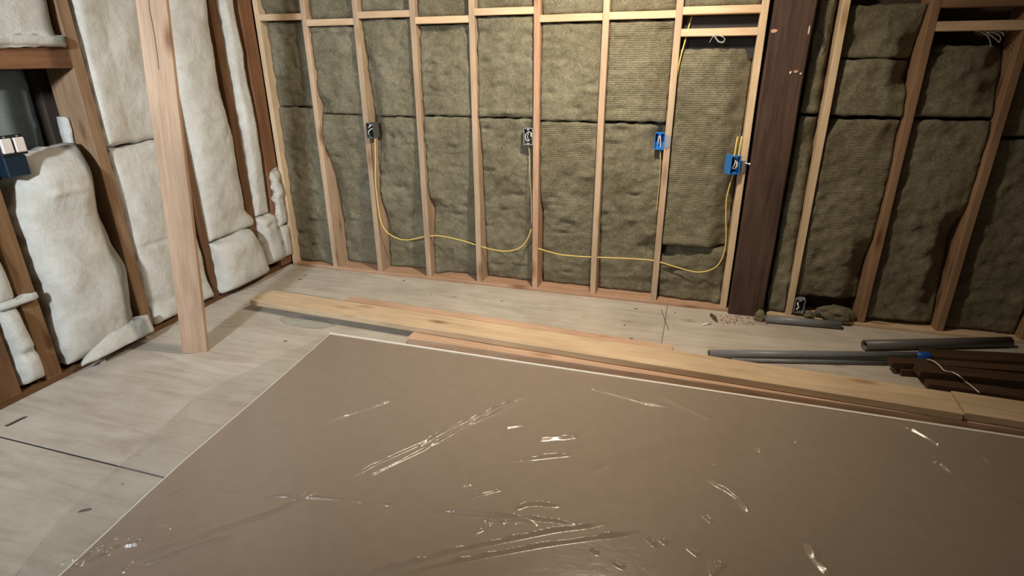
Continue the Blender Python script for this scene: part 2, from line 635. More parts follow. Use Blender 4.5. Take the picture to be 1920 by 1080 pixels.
wall_back = box('wall_back', (-0.33, 0.205, 0.0), (XR, 0.25, TOP + 0.04), M_SHEATH)
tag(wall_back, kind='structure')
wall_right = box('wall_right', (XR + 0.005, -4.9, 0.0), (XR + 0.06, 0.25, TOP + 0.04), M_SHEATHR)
tag(wall_right, kind='structure')
bm = bmesh.new()
for lo, hi in (((-0.33, -4.9, 0.0), (-0.27, 0.205, 1.07)), ((-0.33, -4.9, 1.50), (-0.27, 0.205, TOP + 0.04)),
               ((-0.33, -4.9, 1.07), (-0.27, -2.46, 1.50)), ((-0.33, -1.352, 1.07), (-0.27, 0.205, 1.50)),
               # dark lining of the opening
               ((-0.80, -2.50, 1.04), (-0.33, -1.31, 1.07)), ((-0.80, -2.50, 1.50), (-0.33, -1.31, 1.53)),
               ((-0.80, -2.50, 1.07), (-0.33, -2.46, 1.50)), ((-0.80, -1.352, 1.07), (-0.33, -1.31, 1.50)), ((-0.83, -2.50, 1.04), (-0.80, -1.31, 1.53))):
    bm_box(bm, lo, hi)
wall_left = obj_bm('wall_left', bm, M_SHEATH)
tag(wall_left, kind='structure')

DEP = 0.187          # depth of the framing
SZ = 0.022           # top of the bottom plates


def stud(x, mat, parent=wall_back, w=0.038, z0=SZ, z1=TOP, lean=0.0):
    return lumber('stud', (x, DEP / 2 + 0.0005, z0), (x + lean, DEP / 2 + 0.0005, z1), w, DEP, mat, parent, side=(1, 0, 0))


XS = [0.4169, 0.8087, 1.2160, 1.6140, 2.0290, 2.4384, 2.8450, 3.2850]
MS = [M_STUD, M_STUD, M_STUD, M_STUD, M_PINK, M_STUD, M_STUD, M_PALE]
for x, mt in zip(XS, MS):
    stud(x, mt)
stud(0.042, M_PALE, w=0.036)                       # the stud in the corner
XRS = [3.6720, 4.0740, 4.4830, 4.8980]
for x, mt in zip(XRS, [M_PALE, M_BROWN, M_BROWN, M_BROWN]):
    stud(x, mt, w=0.040 if x > 4 else 0.036)
lumber('bottom_plate', (0.03, DEP / 2 - 0.004, SZ / 2), (3.318, DEP / 2 - 0.004, SZ / 2), DEP, SZ, M_PINK, wall_back, side=(0, 1, 0))
lumber('bottom_plate', (3.545, DEP / 2 - 0.004, SZ / 2), (XR - 0.02, DEP / 2 - 0.004, SZ / 2), DEP, SZ, M_PALE, wall_back, side=(0, 1, 0))
lumber('top_plate', (0.03, DEP / 2, TOP + 0.019), (XR - 0.02, DEP / 2, TOP + 0.019), DEP, 0.038, M_STUD, wall_back, side=(0, 1, 0))

# blocking between the studs, staggered
BL = [0.058] + [x + 0.019 for x in XS]
BR = [x - 0.019 for x in XS]
edges = list(zip(BL[:8], BR))
blk_px = [(520, 32), (612, 42), (715, 27), (828, 37), (945, 21), (1070, 33), (1205, 28), (1355, 18)]
BLK_Z = []
for (a, b), p in zip(edges, blk_px):
    z = W(*p).z
    BLK_Z.append(z)
    lumber('blocking', (a, 0.045, z), (b, 0.045, z), 0.089, 0.040, M_BLOCK, wall_back, side=(0, 1, 0))
zlow = W(1352, 60).z
lumber('blocking', (edges[7][0], 0.045, zlow), (edges[7][1], 0.045, zlow), 0.089, 0.040, M_BLOCK, wall_back, side=(0, 1, 0))
zr1 = W(1840, 48).z; zr2 = W(1840, 3).z
for z in (zr1, zr2):
    lumber('blocking', (XRS[1] + 0.02, 0.045, z), (XRS[2] - 0.02, 0.045, z), 0.089, 0.045, M_BROWN if z == zr2 else M_BLOCK, wall_back, side=(0, 1, 0))

# ---- left wall framing (its face is the plane x = 0)
def lstud(y0, y1, mat, z0=0.03, z1=TOP, dep=0.19, x1=0.0):
    return lumber('stud', (x1 - dep / 2, (y0 + y1) / 2, z0), (x1 - dep / 2, (y0 + y1) / 2, z1), dep, y1 - y0, mat, wall_left, side=(1, 0, 0))


lstud(-1.352, -1.288, M_BROWN)                      # right of the opening
lstud(-1.925, -1.846, M_BROWND, z1=1.08)             # left of the big bulging batt
lstud(-2.18, -2.045, M_DARKSTUD)
lstud(-2.50, -2.46, M_DARKSTUD)
lstud(-0.80, -0.755, M_DARKSTUD)
lstud(-0.355, -0.285, M_DARKSTUD, x1=-0.012)
lstud(-0.125, -0.004, M_HEADER, x1=0.020)
lumber('bottom_plate', (-0.095, -4.6, 0.015), (-0.095, -0.0, 0.015), 0.19, 0.03, M_DARKSTUD, wall_left, side=(1, 0, 0))
lumber('header', (-0.075, -2.46, 1.548), (-0.075, -1.353, 1.548), 0.15, 0.104, M_HEADER, wall_left, side=(1, 0, 0))
lumber('top_plate', (-0.095, -4.6, TOP + 0.019), (-0.095, -0.0, TOP + 0.019), 0.19, 0.038, M_STUD, wall_left, side=(1, 0, 0))
lumber('cripple_stud', (-0.095, -2.0, 1.60), (-0.095, -2.0, TOP), 0.038, 0.19, M_BROWN, wall_left, side=(0, 1, 0))

# ------------------------------------------------------------------ insulation batts


def batt(name, O, U, V, NRM, v0, v1, ul, ur, hfun, mat, step=0.0115, edge=0.018, back=0.10, amp=0.006, big=0.010,
         jag=0.005, seed=0, feats=(), bfreq=7.0):
    """a soft slab; (u, v) run over the wall face, h is how far it stands proud of it"""
    O = Vector(O); U = Vector(U); V = Vector(V); NRM = Vector(NRM)
    nv = max(6, int((v1 - v0) / step))
    wid = max(ur(v0), ur((v0 + v1) / 2)) - min(ul(v0), ul((v0 + v1) / 2))
    nu = max(5, int(wid / step))
    sd = Vector((seed * 3.17, seed * 1.31, seed * 0.73))
    verts = []
    for j in range(nv + 1):
        tv = j / nv
        for i in range(nu + 1):
            tu = i / nu
            v = v0 + (v1 - v0) * tv
            a, b = ul(v), ur(v)
            u = a + (b - a) * tu
            # ragged outline
            q = Vector((u, v, 0)) + sd
            if i in (0, nu):
                u += jag * 2 * noise.noise(q * 17)
            if j in (0, nv):
                v += jag * 2 * noise.noise(q * 17 + Vector((5, 5, 5)))
            d = min(u - a, b - u, v - v0, v1 - v)
            d = max(d, 0.0)
            e = min(d / edge, 1.0)
            drop = edge * (1 - math.sqrt(max(0.0, 1 - (1 - e) ** 2)))
            h = hfun(u, v, tu, tv) - drop
            h += big * noise.noise(q * 4.0) + amp * noise.noise(q * bfreq * 2.2) * 1.3 + amp * 0.6 * noise.noise(q * 38)
            for (fu, fv, su, sv, fh) in feats:
                h += fh * math.exp(-((u - fu) / su) ** 2 - ((v - fv) / sv) ** 2)
            verts.append(O + U * u + V * v + NRM * h)
    faces = []
    R = nu + 1
    for j in range(nv):
        for i in range(nu):
            faces.append((j * R + i, j * R + i + 1, (j + 1) * R + i + 1, (j + 1) * R + i))
    # sides and back
    ringi = [i for i in range(R)] + [j * R + nu for j in range(1, nv + 1)] + [nv * R + i for i in range(nu - 1, -1, -1)] + [j * R for j in range(nv - 1, 0, -1)]
    base = len(verts)
    for k in ringi:
        p = verts[k]
        h = (p - O).dot(NRM)
        verts.append(p + NRM * (-back - h))
    n = len(ringi)
    for k in range(n):
        faces.append((ringi[(k + 1) % n], ringi[k], base + k, base + (k + 1) % n))
    faces.append([base + k for k in range(n)][::-1])
    me = bpy.data.meshes.new(name)
    me.from_pydata([tuple(v) for v in verts], [], faces)
    bm = bmesh.new(); bm.from_mesh(me)
    bmesh.ops.recalc_face_normals(bm, faces=bm.faces[:])
    bm.to_mesh(me); bm.free()
    o = link(name, me, mat, None, smooth=True)
    return o


def wool_batt(label, x0, x1, z0, z1, mid, left=None, right=None, mat=None, seed=0, feats=(), group='mineral wool batts in the back wall', **kw):
    """mid/left/right: recess behind the stud faces as profiles over z"""
    left = left or mid
    right = right or mid

    def h(u, v, tu, tv):
        m_, l_, r_ = lerp_list(mid, v), lerp_list(left, v), lerp_list(right, v)
        wl = max(0.0, 1 - tu / 0.32); wr = max(0.0, 1 - (1 - tu) / 0.32)
        wl = wl * wl * (3 - 2 * wl); wr = wr * wr * (3 - 2 * wr)
        return -(m_ * (1 - wl - wr) + l_ * wl + r_ * wr)
    o = batt('mineral_wool_batt', (0, 0, 0), (1, 0, 0), (0, 0, 1), (0, -1, 0), z0, z1, lambda v: x0 + 0.003, lambda v: x1 - 0.003,
             h, mat or M_WOOL, back=0.2, seed=seed, feats=feats, amp=0.010, big=0.013, edge=0.014, **kw)
    return tag(o, label, 'insulation', group)


NTH = ['first', 'second', 'third', 'fourth', 'fifth', 'sixth', 'seventh', 'eighth']
seam_px = [(535, 201), (622, 214), (728, 219), (832, 218), (948, 221), (1068, 228), (1180, 229)]
deep = [(0.02, 0.13), (0.35, 0.115), (0.62, 0.085), (0.85, 0.05), (1.16, 0.028)]
low_prof = {
    0: dict(mid=[(0.02, 0.06), (0.5, 0.05), (1.16, 0.04)], left=[(0.02, 0.055), (1.16, 0.055)], right=[(0.02, 0.03), (1.16, 0.02)]),
    1: dict(mid=deep, left=[(0.02, 0.15), (0.55, 0.15), (0.72, 0.11), (0.98, 0.015), (1.16, 0.03)]),
    2: dict(mid=deep, left=[(0.02, 0.13), (0.38, 0.14), (0.6, 0.07), (0.8, 0.09), (1.16, 0.11)]),
    3: dict(mid=deep, left=[(0.02, 0.06), (0.3, 0.07), (0.52, 0.13), (0.66, 0.03), (1.16, 0.02)]),
    4: dict(mid=deep, left=[(0.02, 0.12), (0.5, 0.09), (0.8, 0.07), (1.16, 0.03)]),
    5: dict(mid=deep, left=[(0.02, 0.13), (0.5, 0.12), (0.7, 0.04), (1.16, 0.03)]),
    6: dict(mid=[(0.02, 0.12), (0.35, 0.09), (0.62, 0.06), (1.16, 0.03)]),
}
look_low = ['in shadow', 'sagging at its foot', 'by the grey box', 'plain',
            'torn at its edge', 'crossed by yellow cable', 'beside the blue box']
up_prof = [
    dict(mid=[(1.16, 0.055), (1.76, 0.05)], left=[(1.16, 0.06), (1.76, 0.06)]),
    dict(mid=[(1.16, 0.025), (1.76, 0.03)], left=[(1.16, 0.045), (1.22, 0.06), (1.30, 0.015), (1.76, 0.02)]),
    dict(mid=[(1.16, 0.03), (1.76, 0.03)], left=[(1.16, 0.10), (1.45, 0.07), (1.62, 0.045), (1.76, 0.03)]),
    dict(mid=[(1.16, 0.025), (1.6, 0.03), (1.7, 0.055), (1.76, 0.06)]),
    dict(mid=[(1.16, 0.02), (1.76, 0.03)]),
    dict(mid=[(1.16, 0.022), (1.76, 0.03)]),
    dict(mid=[(1.16, 0.02), (1.76, 0.025)]),
]
for i in range(7):
    x0, x1 = edges[i]
    zs = W(*seam_px[i], 0.03).z
    ft = []
    rr = random.Random(50 + i)
    for k in range(10):
        ft.append((rr.uniform(x0, x1), rr.uniform(0.1, 1.1), rr.uniform(0.015, 0.07), rr.uniform(0.006, 0.02), rr.choice((-0.014, -0.022, 0.012))))
    if i == 6:
        ft += [(x1 - 0.05, 0.47, 0.06, 0.05, 0.03), (x1 - 0.09, 0.36, 0.05, 0.03, -0.02), (x0 + 0.1, 1.11, 0.05, 0.02, -0.02)]
    if i in (4, 6):
        ft += [(x1 - 0.03, 1.06, 0.05, 0.08, -0.06)]
    if i == 4:
        ft += [(x1 - 0.05, 0.95, 0.05, 0.03, -0.02), (x0 + 0.05, 0.82, 0.06, 0.012, -0.02)]
    wool_batt('lower mineral wool batt in the %s bay from the corner, %s' % (NTH[i], look_low[i]),
              x0, x1, SZ + 0.004, zs - (0.004 if i != 6 else 0.012), mat=M_WOOLS if i in (1, 5) else M_WOOL, seed=i + 1, feats=ft, **low_prof[i])
    ft = []
    for k in range(10):
        ft.append((rr.uniform(x0, x1), rr.uniform(1.2, 1.74), rr.uniform(0.015, 0.07), rr.uniform(0.006, 0.02), rr.choice((-0.014, -0.022, 0.012))))
    if i == 4:
        ft += [(x0 + 0.04, 1.67, 0.07, 0.03, -0.04), (x0 + 0.12, 1.62, 0.05, 0.012, -0.02), (x0 + 0.2, 1.205, 0.1, 0.012, 0.02)]
    if i == 3:
        ft += [(x0 + 0.15, 1.69, 0.18, 0.012, -0.03)]
    if i == 6:
        ft += [(x1 - 0.07, 1.66, 0.05, 0.05, -0.02)]
    wool_batt('upper mineral wool batt under the blocking in the %s bay from the corner' % NTH[i],
              x0, x1, zs + 0.003, BLK_Z[i] - 0.027, mat=M_WOOLS if i in (6,) else M_WOOL, seed=i + 21, feats=ft, **up_prof[i])
    wool_batt('top mineral wool batt above the blocking in the %s bay from the corner' % NTH[i],
              x0, x1, BLK_Z[i] + 0.022, TOP - 0.004, mid=[(1.8, 0.04), (2.4, 0.03)], seed=i + 41, step=0.02,
              feats=[(rr.uniform(x0, x1), rr.uniform(1.82, 1.9), 0.08, 0.012, -0.03)])
# eighth bay, beside the dark timber
x0, x1 = edges[7]
deepr = [(0.02, 0.08), (0.5, 0.13), (1.0, 0.10), (1.6, 0.12)]
zt8 = W(1345, 92, 0.05).z
wool_batt('tall ribbed mineral wool batt in the eighth bay, behind the turned blue box', x0, x1, 0.405, zt8,
          mid=[(0.4, 0.035), (0.8, 0.035), (1.6, 0.045)], right=deepr, mat=M_WOOLS, seed=61,
          feats=[(x0 + 0.1, 0.43, 0.22, 0.025, 0.035), (x0 + 0.28, 0.47, 0.05, 0.03, 0.02), (x0 + 0.22, 1.25, 0.03, 0.02, -0.02)])
wool_batt('short torn mineral wool batt at the foot of the eighth bay beside the dark timber', x0, x1, SZ + 0.004, 0.398,
              mid=[(0.02, 0.07), (0.2, 0.04), (0.32, 0.045), (0.40, 0.07)], left=[(0.02, 0.08), (0.24, 0.03), (0.31, 0.05), (0.345, 0.13), (0.4, 0.15)],
              right=[(0.02, 0.05), (0.2, 0.09), (0.4, 0.04)], seed=62,
              feats=[(x0 + 0.06, 0.27, 0.08, 0.02, 0.02), (x0 + 0.1, 0.235, 0.06, 0.01, -0.02)])
wool_batt('top mineral wool batt folded over the upper block in the eighth bay', x0, x1, BLK_Z[7] + 0.022, TOP - 0.004,
          mid=[(1.77, 0.02), (2.4, 0.03)], seed=63, step=0.02)
pp = box('black_paper', (x0 + 0.004, 0.10, zt8 - 0.05), (x1 - 0.004, 0.104, BLK_Z[7] - 0.02), M_PAPER)
tag(pp, 'black building paper showing behind the two blocks beside the dark timber', 'paper')

# bays right of the dark timber
RB = 'mineral wool batts right of the dark timber'
rb_seam = W(1700, 221, 0.03).z
xn0, xn1 = 3.545, XRS[0] - 0.019
wool_batt('narrow upper mineral wool strip between the dark timber and the pale stud', xn0, xn1, rb_seam + 0.012, TOP - 0.004,
          mid=[(1.2, 0.06), (2.4, 0.06)], right=[(1.2, 0.09), (1.6, 0.12), (2.4, 0.12)], seed=71, group=RB,
          feats=[(3.58, 1.6, 0.02, 0.06, -0.03)])
wool_batt('narrow lower mineral wool strip between the dark timber and the pale stud', xn0, xn1, SZ + 0.004, rb_seam - 0.006,
          mid=[(0.02, 0.03), (1.2, 0.05)], right=[(0.02, 0.02), (0.6, 0.06), (1.2, 0.1)], seed=72, group=RB,
          feats=[(3.62, 1.1, 0.03, 0.05, -0.03)])
xa0, xa1 = XRS[0] + 0.018, XRS[1] - 0.020
zf = W(1640, 110, 0.03).z
wool_batt('folded top mineral wool batt right of the pale stud, below the black gap', xa0, xa1, zf + 0.004, W(1660, 8, 0.04).z,
          mid=[(1.5, 0.03), (1.62, 0.05), (1.8, 0.06)], right=[(1.5, 0.14), (1.8, 0.05)], left=[(1.5, 0.05), (1.8, 0.05)], seed=73, group=RB,
          feats=[(3.78, 1.60, 0.05, 0.05, -0.035), (3.95, 1.62, 0.09, 0.03, 0.02)])
wool_batt('middle mineral wool batt right of the pale stud, above the long black seam', xa0, xa1, rb_seam + 0.004, zf - 0.003,
          mid=[(1.2, 0.03), (1.52, 0.035)], right=[(1.2, 0.015), (1.3, 0.05), (1.44, 0.16), (1.52, 0.15)], left=[(1.2, 0.04), (1.52, 0.05)], seed=74, group=RB,
          feats=[(3.9, 1.34, 0.05, 0.02, -0.015)])
wool_batt('lower mineral wool batt right of the pale stud, above the metal outlet box', xa0, xa1, 0.14, rb_seam - 0.016,
          mid=[(0.14, 0.06), (0.5, 0.04), (1.2, 0.035)], right=[(0.14, 0.12), (0.32, 0.14), (0.6, 0.05), (0.95, 0.03), (1.1, 0.07), (1.2, 0.05)],
          left=[(0.14, 0.03), (1.1, 0.02), (1.2, 0.08)], mat=M_WOOLS, seed=75, group=RB)
xb0, xb1 = XRS[1] + 0.020, XRS[2] - 0.020
ztb = W(1800, 86, 0.06).z
wool_batt('upper mineral wool batt in the bay with two blocks, under the dangling grey wires', xb0, xb1, rb_seam + 0.006, ztb,
          mid=[(1.2, 0.04), (1.45, 0.035), (1.6, 0.07)], right=[(1.2, 0.05), (1.42, 0.10), (1.6, 0.16)], seed=76, group=RB,
          feats=[(4.15, 1.535, 0.12, 0.01, -0.02), (4.36, 1.45, 0.05, 0.04, -0.03)])
wool_batt('lower mineral wool batt in the bay with two blocks, dark and plain', xb0, xb1, 0.045, rb_seam - 0.012,
          mid=[(0.04, 0.04), (0.6, 0.035), (1.2, 0.04)], right=[(0.04, 0.06), (0.3, 0.12), (0.55, 0.15), (0.8, 0.04), (1.2, 0.03)], seed=77, group=RB)
xc0, xc1 = XRS[2] + 0.020, XRS[3] - 0.020
wool_batt('upper mineral wool batt at the right edge of the photo', xc0, xc1, 1.13, TOP - 0.004, mid=[(1.2, 0.05), (2.4, 0.05)], seed=78, group=RB, step=0.02)
wool_batt('lower mineral wool batt in the darkest bay at the right edge', xc0, xc1, SZ + 0.006, 1.115, mid=[(0.02, 0.06), (1.2, 0.05)], seed=79, group=RB,
          feats=[(4.83, 0.2, 0.06, 0.08, 0.03)])
wool_batt('mineral wool batt beyond the last brown stud at the right', XRS[3] + 0.02, XR - 0.01, SZ + 0.006, TOP - 0.004, mid=[(0.02, 0.06), (2.4, 0.05)], seed=80, group=RB, step=0.03)

# ---- white fibreglass in the left wall (u = y, v = z, proud = +x)


def glass_batt(label, ul, ur, v0, v1, h0, bulge, seed, mat=M_GLASS, edge=0.035, name='fibreglass_batt', hf=None, feats=(), big=0.014, amp=0.004, jag=0.008, step=0.013, back=0.15):
    fl = (lambda v: lerp_list(ul, v)) if isinstance(ul, list) else (lambda v: ul)
    fr = (lambda v: lerp_list(ur, v)) if isinstance(ur, list) else (lambda v: ur)

    def h(u, v, tu, tv):
        p = (1 - (2 * tu - 1) ** 4) * (1 - (2 * tv - 1) ** 8)
        r = h0 + bulge * p
        if hf:
            r += hf(u, v, tu, tv)
        return r
    o = batt(name, (0, 0, 0), (0, 1, 0), (0, 0, 1), (1, 0, 0), v0, v1, fl, fr, h, mat, step=step, edge=edge, back=back, amp=amp, big=big, jag=jag, seed=seed, feats=feats, bfreq=5.0)
    return tag(o, label, 'insulation', 'white fibreglass batts in the left wall') if label else o


lb1 = glass_batt('white fibreglass batt above the brown header at top left', -2.44, [(1.6, -1.385), (2.4, -1.36)], 1.605, TOP - 0.01, 0.0, 0.03, 101,
           feats=[(-1.45, 1.62, 0.07, 0.03, 0.03)])
# drooping lip of that batt, over the header
lip = glass_batt(None, -2.44, -1.365, 1.592, 1.645, 0.03, 0.03, 102, edge=0.022, back=-0.012, name='sagging_lip')
lip.parent = lb1
glass_batt('tall upper white fibreglass batt between brown stud and leaning post', [(1.1, -1.275), (1.9, -1.262)], -0.81, 1.095, TOP - 0.01, -0.03, 0.02, 103,
           hf=lambda u, v, tu, tv: 0.03 * max(0, 1 - tu / 0.35) * 1.0, big=0.02)
glass_batt('lower white fibreglass batt left of the leaning post, with curled foot', -1.272, -0.81, 0.05, 1.088, -0.015, 0.03, 104,
           hf=lambda u, v, tu, tv: 0.05 * max(0, 1 - (v - 0.05) / 0.12) ** 1.0, feats=[(-1.12, 0.52, 0.16, 0.012, -0.012)])
glass_batt('tall upper white fibreglass batt right of the leaning post', -0.752, [(0.38, -0.335), (0.45, -0.30), (0.55, -0.365), (1.0, -0.37), (1.4, -0.40), (1.9, -0.38)], 0.405, TOP - 0.01, -0.01, 0.05, 105,
           hf=lambda u, v, tu, tv: 0.02 * max(0, 1 - (v - 0.4) / 0.1))
glass_batt('lower white fibreglass piece bulging beside the foot of the leaning post', -0.752, [(0.03, -0.29), (0.22, -0.315), (0.40, -0.375)], 0.045, 0.40, 0.035, 0.06, 106,
           hf=lambda u, v, tu, tv: 0.02 * (1 - tv))
glass_batt('narrow upper white fibreglass strip left of the dark corner stud', [(0.4, -0.28), (1.9, -0.272)], [(0.4, -0.135), (1.2, -0.14), (1.9, -0.16)], 0.455, TOP - 0.01, 0.0, 0.03, 107, edge=0.03)
glass_batt('narrow lower white fibreglass piece left of the corner', [(0.05, -0.27), (0.45, -0.285)], -0.10, 0.075, 0.45, 0.02, 0.04, 108, edge=0.03,
           feats=[(-0.2, 0.38, 0.05, 0.015, -0.02)])
glass_batt('ragged white fibreglass scrap stuffed in the corner over the dark stud', -0.11, -0.008, 0.34, 0.76, 0.034, 0.022, 109, edge=0.02, jag=0.02, back=-0.021,
           feats=[(-0.06, 0.6, 0.03, 0.03, 0.02), (-0.02, 0.68, 0.02, 0.02, -0.03)])
glass_batt('ragged white fibreglass scrap at the foot of the corner', -0.095, -0.005, 0.085, 0.335, 0.034, 0.02, 110, edge=0.02, jag=0.014, back=-0.021)
# the big bulging batt under the opening
lb7 = glass_batt('big bulging white fibreglass batt under the dark opening', [(0.05, -1.815), (0.4, -1.80), (0.85, -1.81), (0.97, -1.765), (1.05, -1.712), (1.13, -1.70)],
           [(0.05, -1.43), (0.2, -1.39), (0.45, -1.365), (0.62, -1.40), (0.8, -1.425), (1.1, -1.40)], 0.055, 1.125, 0.0, 0.075, 111,
           hf=lambda u, v, tu, tv: -0.03 * max(0, (v - 1.0) / 0.12) + 0.02 * max(0, 1 - (v - 0.05) / 0.15), feats=[(-1.62, 0.93, 0.10, 0.012, 0.012)], big=0.02)
fl = glass_batt(None, [(0.05, -1.79), (0.17, -1.62)], -1.355, 0.05, 0.165, 0.085, 0.02, 112, edge=0.018, back=-0.055,
           hf=lambda u, v, tu, tv: -0.03 * tv + 0.02 * tu, name='turned_up_flap')
fl.parent = lb7
glass_batt('upper piece of white fibreglass at far left, above its loose flap', -2.035, [(0.45, -1.93), (0.8, -1.945)], 0.47, 1.0, 0.0, 0.03, 114)
glass_batt('lower piece of white fibreglass at far left, below its loose flap', -2.03, [(0.05, -1.92), (0.4, -1.94)], 0.05, 0.455, 0.0, 0.045, 115,
           feats=[(-1.98, 0.22, 0.05, 0.02, -0.03)])
glass_batt('loose white fibreglass flap folded across the brown stud at far left', -2.03, -1.845, 0.455, 0.492, 0.012, 0.03, 116, edge=0.016, back=-0.008)
glass_batt('white fibreglass in the dark bay beyond the far left stud', -2.46, -2.19, 0.04, 1.08, -0.03, 0.03, 117, step=0.025)
# insulation at the back of the opening
o = batt('blue_lit_batt', (-0.34, 0, 0), (0, 1, 0), (0, 0, 1), (1, 0, 0), 1.08, 1.50, lambda v: -2.45, lambda v: -1.353,
         lambda u, v, tu, tv: 0.0, M_GLASSG, step=0.02, edge=0.02, back=0.02, amp=0.006, big=0.02, seed=120)
tag(o, 'insulation with bluish light put into its colour at the back of the dark opening in the left wall', 'insulation')
o = batt('fibreglass_strip', (-0.12, 0, 0), (0, 1, 0), (0, 0, 1), (1, 0, 0), 1.10, 1.26, lambda v: -1.385 + 0.012 * (v - 1.1) / .16, lambda v: -1.354,
         lambda u, v, tu, tv: 0.0, M_GLASS, step=0.012, edge=0.012, back=0.06, amp=0.005, big=0.01, seed=121)
tag(o, 'pale bluish fibreglass strip inside the right side of the dark opening', 'insulation')

# ------------------------------------------------------------------ posts
pb = (W(1362, 592).x + 3.31) / 2
lt = lumber('timber_post', (3.418, 0.075, 0.001), (3.430, 0.075, TOP), 0.205, 0.215, M_TIMBER, None, side=(1, 0, 0), wobble=0.006, bevel=0.008)
tag(lt, 'dark brown old timber post standing in the back wall', 'post')
# pale scars on the timber
for k, (px, py, ww, hh, mt) in enumerate([(1451, 58, 0.035, 0.022, M_PINK), (1482, 136, 0.012, 0.016, M_STRING), (1492, 134, 0.022, 0.018, M_PINK), (1501, 138, 0.012, 0.012, M_STRING), (1517, 55, 0.009, 0.05, M_STRING)]):
    p = W(px, py, -0.033)
    bm = bmesh.new()
    pts = []
    rr = random.Random(k)
    for a in range(9):
        t = 2 * math.pi * a / 9
        r = rr.uniform(0.7, 1.1)
        pts.append((p.x + ww / 2 * r * math.cos(t), p.z + hh / 2 * r * math.sin(t)))
    fa = [bm.verts.new((x, -0.0355, z)) for x, z in pts]
    ba = [bm.verts.new((x, -0.031, z)) for x, z in pts]
    bm.faces.new(fa)
    for a in range(9):
        bm.faces.new((fa[a], ba[a], ba[(a + 1) % 9], fa[(a + 1) % 9]))
    bmesh.ops.recalc_face_normals(bm, faces=bm.faces[:])
    sc = obj_bm('scar', bm, mt)
    sc.parent = lt
    sc.matrix_parent_inverse = lt.matrix_world.inverted()
    sc['label'] = 'pale scar on the dark timber'

# leaning wooden post in front of the left wall
P0 = F(343, 664); P1 = F(389, 660)
tg = (P1 - P0).normalized()
wpost = (P1 - P0).length
nb = Vector((-tg.y, tg.x, 0))       # away from the camera
if nb.dot(P0 - Vector((CAM.x, CAM.y, 0))) < 0:
    nb = -nb


def on_plane(px, py, p, n):
    d = ray(px, py)
    return CAM + d * ((p - CAM).dot(n) / d.dot(n))


T0 = on_plane(250, 0, P0, nb)
T1 = on_plane(313, 0, P0, nb)
pd = 0.040
mb = (P0 + P1) / 2
mt_ = (T0 + T1) / 2
axp = (mt_ - mb).normalized()
topc = mb + axp * ((TOP + 0.035) / axp.z)
wtop = (T1 - T0).length
po = lumber('wooden_post', mb + nb * pd / 2 + axp * 0.001, topc + nb * pd / 2, wpost, pd, M_POST, None, side=tg, wobble=0.002, bevel=0.003)
tag(po, 'pale thick wooden board standing upright, leaning in front of the left wall', 'post')
# check (crack) running down from the top of the post
ck = []
for px, py in [(279, 0), (281, 20), (289, 60), (294, 95), (298, 130)]:
    ck.append(on_plane(px, py, P0 - nb * 0.0005, nb))
tb = bmesh.new(); tube_bm(tb, ck, 0.0016, 6)
c = obj_bm('crack', tb, M_STAIN)
c.parent = po; c.matrix_parent_inverse = po.matrix_world.inverted()
c['label'] = 'thin dark drying crack'

# ------------------------------------------------------------------ lumber on the floor
Lz = 0.0385
b2 = lumber('lumber_board', (1.540, -0.939, 0.0195), (5.25, -1.001, 0.0195), 0.10, 0.038, M_FIRL, None)
tag(b2, 'narrow pinkish board on the plywood against the white panel edge, under the long board', 'board')
b3 = lumber('lumber_board', (0.880, -0.600, 0.0195), (3.00, -0.722, 0.0195), 0.14, 0.038, M_FIRL, None)
tag(b3, 'pinkish board on the plywood showing as a strip behind the long board', 'board')
b1 = lumber('lumber_board', (0.345, -0.760, 0.0588), (4.245, -0.944, 0.0588), 0.190, 0.036, M_PALE, None)
tag(b1, 'long wide pale board lying across two other boards', 'board')
b4 = lumber('lumber_board', (4.256, -0.930, 0.0588), (5.25, -0.968, 0.0588), 0.19, 0.036, M_PALE, None)
tag(b4, 'pale board continuing from the right end of the long board', 'board')

# ------------------------------------------------------------------ wrapped panel on the floor
TLc = Vector((1.044, -1.030, 0)); BLc = Vector((1.245, -2.95, 0))


def edge_x(y):
    pts = [(-3.6, 1.30), (-2.745, 1.214), (-2.30, 1.150), (-1.66, 1.102), (-1.017, 1.044)]
    return float(np.interp(y, [p[0] for p in pts], [p[1] for p in pts]))


def edge_y(x):
    return -1.017 - (x - 1.044) * 0.0105


PTH = 0.012
XE = 5.25
panel = thing('wrapped_panel', 'large flat brown panel with white edges, wrapped in wrinkled clear plastic', 'panel', (3.1, -2.0, 0))
ys = np.linspace(-3.6, -1.017, 14)
outl = [(edge_x(y), y) for y in ys] + [(XE, edge_y(XE))] + [(XE, -3.6)]


def slab(name, outline, z0, z1, mat):
    bm = bmesh.new()
    lo = [bm.verts.new((x, y, z0)) for x, y in outline]
    hi = [bm.verts.new((x, y, z1)) for x, y in outline]
    n = len(outline)
    bm.faces.new(hi)
    bm.faces.new(list(reversed(lo)))
    for k in range(n):
        bm.faces.new((lo[k], lo[(k + 1) % n], hi[(k + 1) % n], hi[k]))
    bmesh.ops.recalc_face_normals(bm, faces=bm.faces[:])
    return obj_bm(name, bm, mat)


